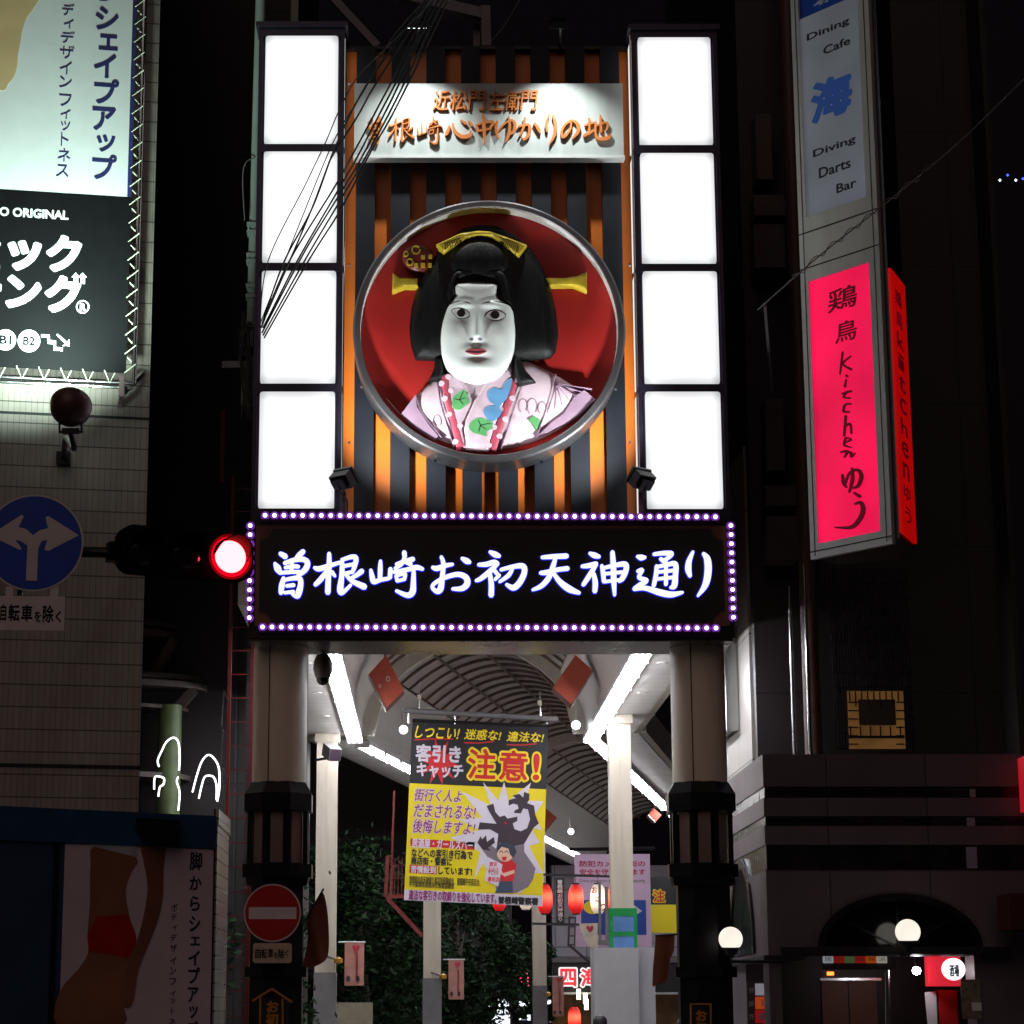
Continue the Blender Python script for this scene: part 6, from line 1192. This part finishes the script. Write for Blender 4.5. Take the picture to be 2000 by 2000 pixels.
MB().poly(ST_, el(1) + el(.92)[::-1], -.15, .03).build('arch_ring', BAND, t)
GLS = M('dark_glazing', C(16, 15, 18), .04, var=.05, spec=.8); MB().poly(ST_, el(.92), -.13, -.1).build('arch_glass', GLS, t)
mb = MB(); 
for a in (40, 90, 140): mb.bar(ST_.w(ac[0], ac[1], -.09), ST_.w(ac[0] + ar * .93 * math.cos(R(a)), ac[1] + (ah - .07) * math.sin(R(a)), -.09), .022)
mb.build('glazing_bar', BAND, t)
MB().box(ST_.px(1565, 1850)[0], 23.3, ac[1] - .075, ST_.px(1965, 1850)[0], 23.495, ac[1] - .001).build('lintel', BLACK, t)
MB().box(X0, 23.5, 0, ex0, 23.9, ac[1] - .001).build('pier', STONE, t); MB().box(ex1, 23.5, 0, X1, 23.9, ac[1] - .001).build('pier', STONE, t); MB().box(ex0, 23.5, eh, ex1, 23.9, ac[1] - .001).build('transom', BLACK, t)
MB().box(X0 + .3, 26.4, 0, X1, 26.6, ac[1]).build('entrance_wall', M('entrance_dark', C(52, 38, 34), .4), t); MB().box(X0 + .45, 23.92, eh + .25, X1, 26.38, eh + .3).build('entrance_ceiling', M('entrance_ceiling_m', C(120, 100, 84), .5), t)
# side wall lower part with its arch
MB().box(X0, 23.905, eh, X0 + .4, 32, z6).build('side_wall', STONE, t); MB().box(X0 + .05, 25.6, 0, X0 + .4, 32, eh - .001).build('side_wall', STONE, t); MB().box(X0 - .06, 23.42, eh - .05, X0 + .35, 27, eh + .0).build('side_ledge', BLACK, t)
SFr = Fr((X0, 25.4, 0), 90); yc = 25.35; ec = [(math.cos(R(180 * i / 20)), math.sin(R(180 * i / 20))) for i in range(21)]
za = eh + .04; vs = lambda r_, hh, d: [Vector((X0 - d, yc - r_ * c0, za + hh * s0)) for c0, s0 in ec]
mb = MB(); A_ = vs(.95, 1.05, .03); B_ = vs(.86, .95, .03); n = len(A_); mb.add(A_ + B_ + [v + Vector((.06, 0, 0)) for v in A_ + B_], [(i, i + 1, n + i + 1, n + i) for i in range(n - 1)] + [(i, 2 * n + i, 2 * n + i + 1, i + 1) for i in range(n - 1)] + [(n + i, n + i + 1, 3 * n + i + 1, 3 * n + i) for i in range(n - 1)]); mb.build('side_arch_ring', BAND, t)
G_ = vs(.86, .95, .012); mb = MB(); mb.add(G_ + [v + Vector((.02, 0, 0)) for v in G_], [tuple(range(n)), tuple(range(n, 2 * n))]); mb.build('side_arch_glass', M('mirror_glass', C(60, 58, 66), .03, .6, var=.03), t)
# posters, door, entrance things
DOORM = M('elevator_door', C(150, 92, 56), .4, var=.12); dv = Fr((0, 26.38, 0)); t2 = T('lift_door', 'brown lift door in the arched entrance', 'door', dv.w(*dv.px(1660, 2000))); MB().fb(dv, *dv.rect(1607, 1916, 1658, 2100), .001, .02).build('leaf', DOORM, t2); MB().fb(dv, *dv.rect(1660, 1916, 1714, 2100), .001, .02).build('leaf', DOORM, t2); MB().fb(dv, *dv.rect(1600, 1910, 1720, 1915), .001, .05).build('door_frame', STEEL, t2)
MB().fb(dv, *dv.rect(1615, 1898, 1628, 1905), .001, .03).build('floor_display', E('floor_display_glow', (1, .3, .05), 2.2, False), t2)
fr = Fr((0, 24.3, 0)); t2 = T('tenant_strip', 'strip of small coloured tenant signs over the lift', 'sign', fr.w(*fr.px(1670, 1894))); MB().fb(fr, *fr.rect(1606, 1865, 1750, 1894), -.05, 0).build('box', GREY, t2)
cols = [('tenant_white', (200, 205, 214)), ('tenant_red', (170, 30, 30)), ('tenant_green', (90, 110, 70)), ('tenant_red2', (176, 34, 30)), ('tenant_orange', (220, 100, 30)), ('tenant_cream', (220, 214, 200))]
for k, (n_, c_) in enumerate(cols): MB().fb(fr, *fr.rect(1607 + k * 21, 1866, 1627 + k * 21, 1881), .001, .012).build('panel', E(n_, C(*c_), .35, False), t2)
for k, s in enumerate(('居', 'バー', '', '焼肉', '酒場', 'CAFE')):
    if s: mb = MB(); mb.tpx(fr, s, (1610 + k * 21, 1878), (1624 + k * 21, 1869), .013, .016); mb.build('lettering', PRINTW if k in (1, 3) else INKV, t2)
MB().tube([P(1733, 1895, 24.6), P(1735, 2100, 24.6)], .03, 10).solo('handrail_post', STEEL, 'upright steel post beside the lift door', 'post', None, True)
fr = Fr((0, 24.5, 0)); t2 = T('round_shop_sign', 'red shop sign with a glowing white disc in the entrance', 'lit sign', fr.w(*fr.px(1845, 1928))); MB().fb(fr, *fr.rect(1814, 1868, 1877, 1926), -.2, 0).build('box', E('shop_red', (.75, .02, .04), .75), t2)
c = fr.px(1862, 1893); MB().poly(fr, circ(c[0], c[1], .125, .115, 28), .001, .012).build('disc', E('disc_glow', (.9, .93, 1), 1.5), t2); mb = MB(); mb.tpx(fr, '酒場', (1854, 1908), (1872, 1884), .013, .02, bold=.03); mb.build('lettering', INKV, t2)
t2 = T('entrance_lamp', 'small glaring lamp in the arched entrance', 'lamp', P(1790, 1902, 24.4)); c = P(1790, 1896, 24.4); MB().lathe(c, [(0, -.045), (.035, -.03), (.045, 0), (.035, .03), (0, .045)], 14).build('bulb', E('lamp_glare', (1, .93, 1), 60), t2, True); MB().tube([c + Vector((0, .02, .02)), c + Vector((0, .3, .3))], .012, 6).build('stem', BLACK, t2)
fr = Fr((0, 24.7, 0)); MB().fb(fr, *fr.rect(1832, 1934, 1873, 2100), -.05, 0).solo('red_board', M('panel_red', C(190, 24, 22), .5), 'plain red panel below the white-disc shop sign', 'panel'); MB().poly(fr, [fr.px(*p) for p in ((1806, 1938), (1832, 1936), (1838, 2100), (1822, 2100))], -.02, .0).solo('white_curtain', WHITE, 'white cloth strip beside the red panel', 'cloth')
fr = Fr((0, 23.47, 0)); t2 = T('wall_poster', 'dim photo poster with a small white note on the entrance pier', 'poster', fr.w(*fr.px(1897, 1990))); MB().fb(fr, *fr.rect(1878, 1913, 1916, 1990), -.015, 0).build('sheet', M('poster_dim', C(120, 108, 92), .6, var=.5, scale=14), t2); MB().fb(fr, *fr.rect(1898, 1958, 1917, 1974), .001, .006).build('note', PRINTW, t2)
fr = Fr((X0 - .02, 24.6, 0), 0); t2 = T('tenant_board', 'small board of stacked white, orange and red tenant signs beside the corner', 'sign', fr.w(*fr.px(1485, 1998))); MB().fb(fr, *fr.rect(1460, 1918, 1513, 2080), -.06, 0).build('board', M('board_grey', C(120, 100, 96), .5), t2)
for b_, n_, c_ in (((1475, 1921, 1512, 1944), 'tb_white', (150, 150, 156)), ((1475, 1947, 1512, 1971), 'tb_orange', (190, 74, 28)), ((1475, 1973, 1512, 1998), 'tb_red', (150, 24, 26))): MB().fb(fr, *fr.rect(*b_), .001, .012).build('panel', E(n_, C(*c_), .55, False), t2)
mb = MB()
for k, s in enumerate(('9F', '8F', '7F')): mb.tpx(fr, s, (1463, 1940 + k * 26), (1473, 1929 + k * 26), .001, .012, bold=.02)
mb.tpx(fr, '鈴', (1486, 1967), (1500, 1951), .013, .02); mb.tpx(fr, '駒九', (1484, 1994), (1510, 1978), .013, .02, bold=.03); mb.build('lettering', PRINTW, t2)
GLOBE = E('globe_glow', (1, .93, .8), 1.0, True, .12, 3)
def globe(u, v, Y, rpx, label, arm):
    c = P(u, v, Y); r_ = rpx * Y / F; t = T('globe_lamp', label, 'globe lamp', c - Vector((0, 0, r_ * 1.3)), 'round white globe lamps on the stone building')
    pr = [(r_ * math.sin(R(a)), r_ * math.cos(R(a))) for a in range(0, 140, 7)]; MB().lathe(c, pr[::-1], 28).build('globe', GLOBE, t, True); MB().lathe(c - Vector((0, 0, r_ * .78)), [(r_ * .66, 0), (r_ * .5, -.05), (r_ * .3, -.07)], 18).build('holder', BLACK, t, True); mb = MB(); mb.tube([c - Vector((0, 0, r_ + .02)), c - Vector((0, 0, r_ + .1)), c - Vector((0, 0, r_ + .1)) + Vector(arm)], .018, 8); mb.build('arm', BLACK, t)
globe(1773, 1820, 23.1, 24, 'white globe lamp over the middle of the arched entrance', (0, .35, 0)); globe(1427, 1834, 23.2, 23, 'white globe lamp between the gate column and the stone corner', (.6, .15, 0))
MB().box(P(2003, 1500, 23.1).x, 23.1, P(1998, 1582, 23.1).z, P(2040, 1500, 23.1).x, 23.4, P(1998, 1476, 23.1).z).solo('red_lit_sign', E('edge_red', (1, .02, .04), .35), 'glowing red sign cut by the picture edge', 'lit sign'); MB().box(P(1972, 1780, 22.8).x, 22.8, P(1990, 1815, 22.8).z, P(2040, 1780, 22.8).x, 23.3, P(1990, 1745, 22.8).z).solo('awning_box', M('dim_red2', C(70, 12, 10), .5), 'dim red awning box low at the picture edge', 'awning')
# ------------------------------------------------------------------ projecting vertical sign
NA = P(1745, 1058, 21.6); FA = Fr((NA.x, NA.y, 0), -51); NB = P(1763, 1040, 21.45); FBb = Fr((NB.x, NB.y, 0), 65.8); zlo = NA.z - .02
t = T('vertical_sign', 'tall wedge-shaped steel sign tower with a glowing red panel low down', 'sign', (NA.x, NA.y, zlo)); wA = -FA.px(1586, 1093)[0]; wB = FBb.px(1791, 1065)[0] + .04
pl = [FA.w(-wA, 0, -.03), FA.w(0, 0, -.03), Vector((NB.x, NB.y, 0)) - FBb.n * .03, FBb.w(wB, 0, -.03), FBb.w(wB, 0, -.03) + Vector((-.1, .5, 0)), FA.w(-wA, 0, -.03) + Vector((.3, .4, 0))]
zhi = 15.2; mb = MB(); m = len(pl); mb.add([v + Vector((0, 0, zlo + .03)) - Vector((0, 0, v.z)) for v in pl] + [v + Vector((0, 0, zhi)) - Vector((0, 0, v.z)) for v in pl], [tuple(range(m))[::-1], tuple(range(m, 2 * m))] + [(i, (i + 1) % m, m + (i + 1) % m, m + i) for i in range(m)]); mb.build('core', BLACK, t)
BRUSH = M('brushed_steel', (.86, .88, .85), .5, .55, var=.1, scale=3, stretch=(1, 1, .2)); Zr = zm(1380, 0, .3209); Zs = zm(1380, 500, .3209)
fa = lambda Z, x, y: FA.px(*Z(x, y))
# steel frame pieces round the two panels
rx0, rx1 = (fa(Zs, 625, 160)[0] + fa(Zs, 690, 1755)[0]) / 2, (fa(Zs, 990, 40)[0] + fa(Zs, 1070, 1670)[0]) / 2; rz0, rz1 = (fa(Zs, 690, 1755)[1] + fa(Zs, 1070, 1670)[1]) / 2, (fa(Zs, 625, 160)[1] + fa(Zs, 990, 40)[1]) / 2
gz0 = (fa(Zr, 610, 1330)[1] + fa(Zr, 960, 1205)[1]) / 2; gx0, gx1 = fa(Zr, 590, 700)[0], fa(Zr, 945, 800)[0]
mb = MB(); mb.fb(FA, -wA, zlo, rx0, zhi, -.03, .02); mb.fb(FA, rx1, zlo, 0, zhi, -.03, .02); mb.fb(FA, rx0, zlo, rx1, rz0, -.03, .02); mb.fb(FA, rx0, rz1, rx1, rz1 + .14, -.03, .02); mb.fb(FA, rx0, rz1 + .145, rx1, gz0 - .17, -.03, .018); mb.fb(FA, rx0, gz0 - .165, rx1, gz0, -.03, .02); mb.build('steel_frame', BRUSH, t)
mb = MB()
for x in (-wA + .055, -.07): mb.fb(FA, x, zlo + .03, x + .012, zhi, .02, .0215)
for z in (rz1 + .142, gz0 - .168, zlo + .07): mb.fb(FA, -wA, z, 0, z + .012, .018, .0225)
mb.build('groove', BLACK, t)
RP = E('red_sign_panel', (1, .006, .085), .9, True, .28, .9); rp = MB().fb(FA, rx0, rz0, rx1, rz1, -.03, -.004).build('red_panel', RP, t)
bz = (fa(Zr, 555, 120)[1] + fa(Zr, 800, 20)[1]) / 2
gp = MB().fb(FA, rx0, gz0 + .001, rx1, bz, -.03, -.004).build('pale_panel', E('dim_lit_panel', (.74, .82, 1), .085, True, .35, .9), t); bp_ = MB().fb(FA, rx0, bz + .001, rx1, zhi, -.03, -.004).build('blue_header', M('header_blue', C(40, 84, 190), .4), t)  # pale panel is unlit, its faint emission stands in for reflected light
def ft(s, Z, lb, rt, m, par, bold=.01, **k): MB().tpx(FA, s, Z(*lb), Z(*rt), -.003, .002, bold=bold, **k).build('lettering', m, par)
TXG = M('sign_text_dark', C(38, 44, 58), .5); TXB = E('sign_text_blue', (.05, .14, .5), .2, False); TXK = E('backlit_ink', (.16, .0, .01), .35, False)  # blue text gets a faint emission though nothing lights it from behind
for s, lb, rt in (('Dining', (612,262), (866,100)), ('Cafe', (712,335), (872,218)), ('Diving', (650,972), (905,818)), ('Darts', (685,1088), (874,955)), ('Bar', (792,1178), (908,1080))): ft(s, Zr, lb, rt, TXG, gp, .012)
ft('海', Zr, (640,765), (880,415), TXB, gp, .045, shear=.06); ft('4F', Zr, (650,48), (775,-40), M('header_text', C(190, 205, 230), .5), bp_, .03)
for s, lb, rt in (('鶏', (742,352), (912,162)), ('鳥', (786,538), (912,372))): ft(s, Zs, lb, rt, TXK, rp, .012, shear=.1)
mb = MB(); mb.strokes(FA, Zs, [[(828,585,12),(822,640,14),(812,718,10)], [(878,610,10),(830,655,12),(880,690,16)], [(852,728,18),(858,735,12)], [(850,752,10),(842,795,14)], [(825,838,10),(880,822,14)], [(858,825,12),(835,858,12),(875,865,10)], [(878,900,12),(845,905,12),(835,945,16),(870,948,10)], [(848,975,16),(838,1095,14)], [(842,1040,12),(875,1022,14),(882,1080,12)], [(845,1135,10),(880,1118,12),(850,1108,12),(840,1150,14),(880,1165,10)], [(818,1195,10),(860,1188,14),(840,1225,10)], [(850,1200,12),(880,1195,14),(882,1222,14),(905,1200,8)],
  [(828,1332,14),(835,1380,20),(852,1408,12)], [(845,1390,12),(870,1325,14),(920,1302,18),(944,1340,24),(925,1398,20),(892,1413,10)], [(887,1292,12),(890,1360,20),(870,1438,10)], [(902,1442,14),(933,1463,22)], [(906,1510,12),(942,1502,22),(955,1550,26),(930,1608,26),(880,1652,22),(784,1652,8)]], -.003, .002); mb.build('lettering', TXK, rp)
zb0 = (FBb.px(1763, 1036)[1] + FBb.px(1791, 1065)[1]) / 2; zb1 = (FBb.px(1738, 521)[1] + FBb.px(1765, 555)[1]) / 2
b2 = MB().fb(FBb, .0, zb0, wB - .04, zb1, -.03, .0).build('red_side_panel', E('red_side', (1, .004, .003), .34, True, .1, 1), t); mb = MB(); hh = (zb1 - zb0)
for k, ch in enumerate(['鶏', '鳥', 'k', 'i', 't', 'c', 'h', 'e', 'n', 'ゆ', 'う']): z = zb1 - hh * (.06 + .083 * k); mb.text(FBb, ch, wB * .2, z - hh * .06, wB * .62, z, .001, .004, bold=.01)
mb.build('lettering', TXK, b2)
# single twisted cable and small far lamps
mb = MB(); pts = [tuple(P(u, v, Y)) for u, v, Y in ((2040, 118, 17.5), (1990, 165, 18), (1860, 290, 19), (1720, 405, 20), (1600, 500, 21), (1480, 605, 22.5))]; c = cr(pts, 8); mb.tube(c, .0075, 6); c2 = c[18:36].copy(); n = len(c2); c2 = cr(c2, 3); k = np.arange(len(c2)); c2[:, 2] += .03 * np.sin(k * .9); c2[:, 0] += .012 * np.cos(k * .9); mb.tube(c2, .005, 5); mb.solo('street_cable', M('cable_grey', C(92, 88, 94), .5), 'single grey twisted cable slanting across the vertical sign', 'cable')
e = P(1494, 597, 22.4); MB().bar(e, P(1508, 770, 26), .03).solo('cable_stay', GREY, 'thin grey stay under the end of the slanting cable', 'stay')
for (u, v, c_, lb) in ((1953, 352, (.8, .9, 1), 'white far fairy light nearest the vertical sign'), (1968, 342, (.05, .08, 1), 'blue far fairy light between the two white ones'), (1984, 352, (.8, .9, 1), 'white far fairy light at the picture edge'), (1998, 349, (.05, .08, 1), 'blue far fairy light cut by the picture edge')):
    c = P(u, v, 40); MB().lathe(c, [(0, -.03), (.026, 0), (0, .03)], 8).solo('fairy_light', E('fairy_' + str(u), c_, 3, False), lb, 'lamp', 'far fairy lights')

fr = Fr((0, 23.51, 0))  # pale patches stand in for window light reflected on the stone bands
for (u0, v0, u1, v1), lb in (((1894, 1541, 1905, 1557), 'small pale notice stuck on the topmost dark stone band'), ((1888, 1597, 1904, 1613), 'small pale notice stuck on the second dark stone band'), ((1887, 1654, 1908, 1696), 'taller pale notice stuck on the broad dark stone band')): MB().fb(fr, *fr.rect(u0, v0, u1, v1), .001, .006).solo('notice', M('notice_paper', C(150, 140, 165), .5) if 'notice_paper' not in bpy.data.materials else bpy.data.materials['notice_paper'], lb, 'notice', 'pale notices on the stone bands')
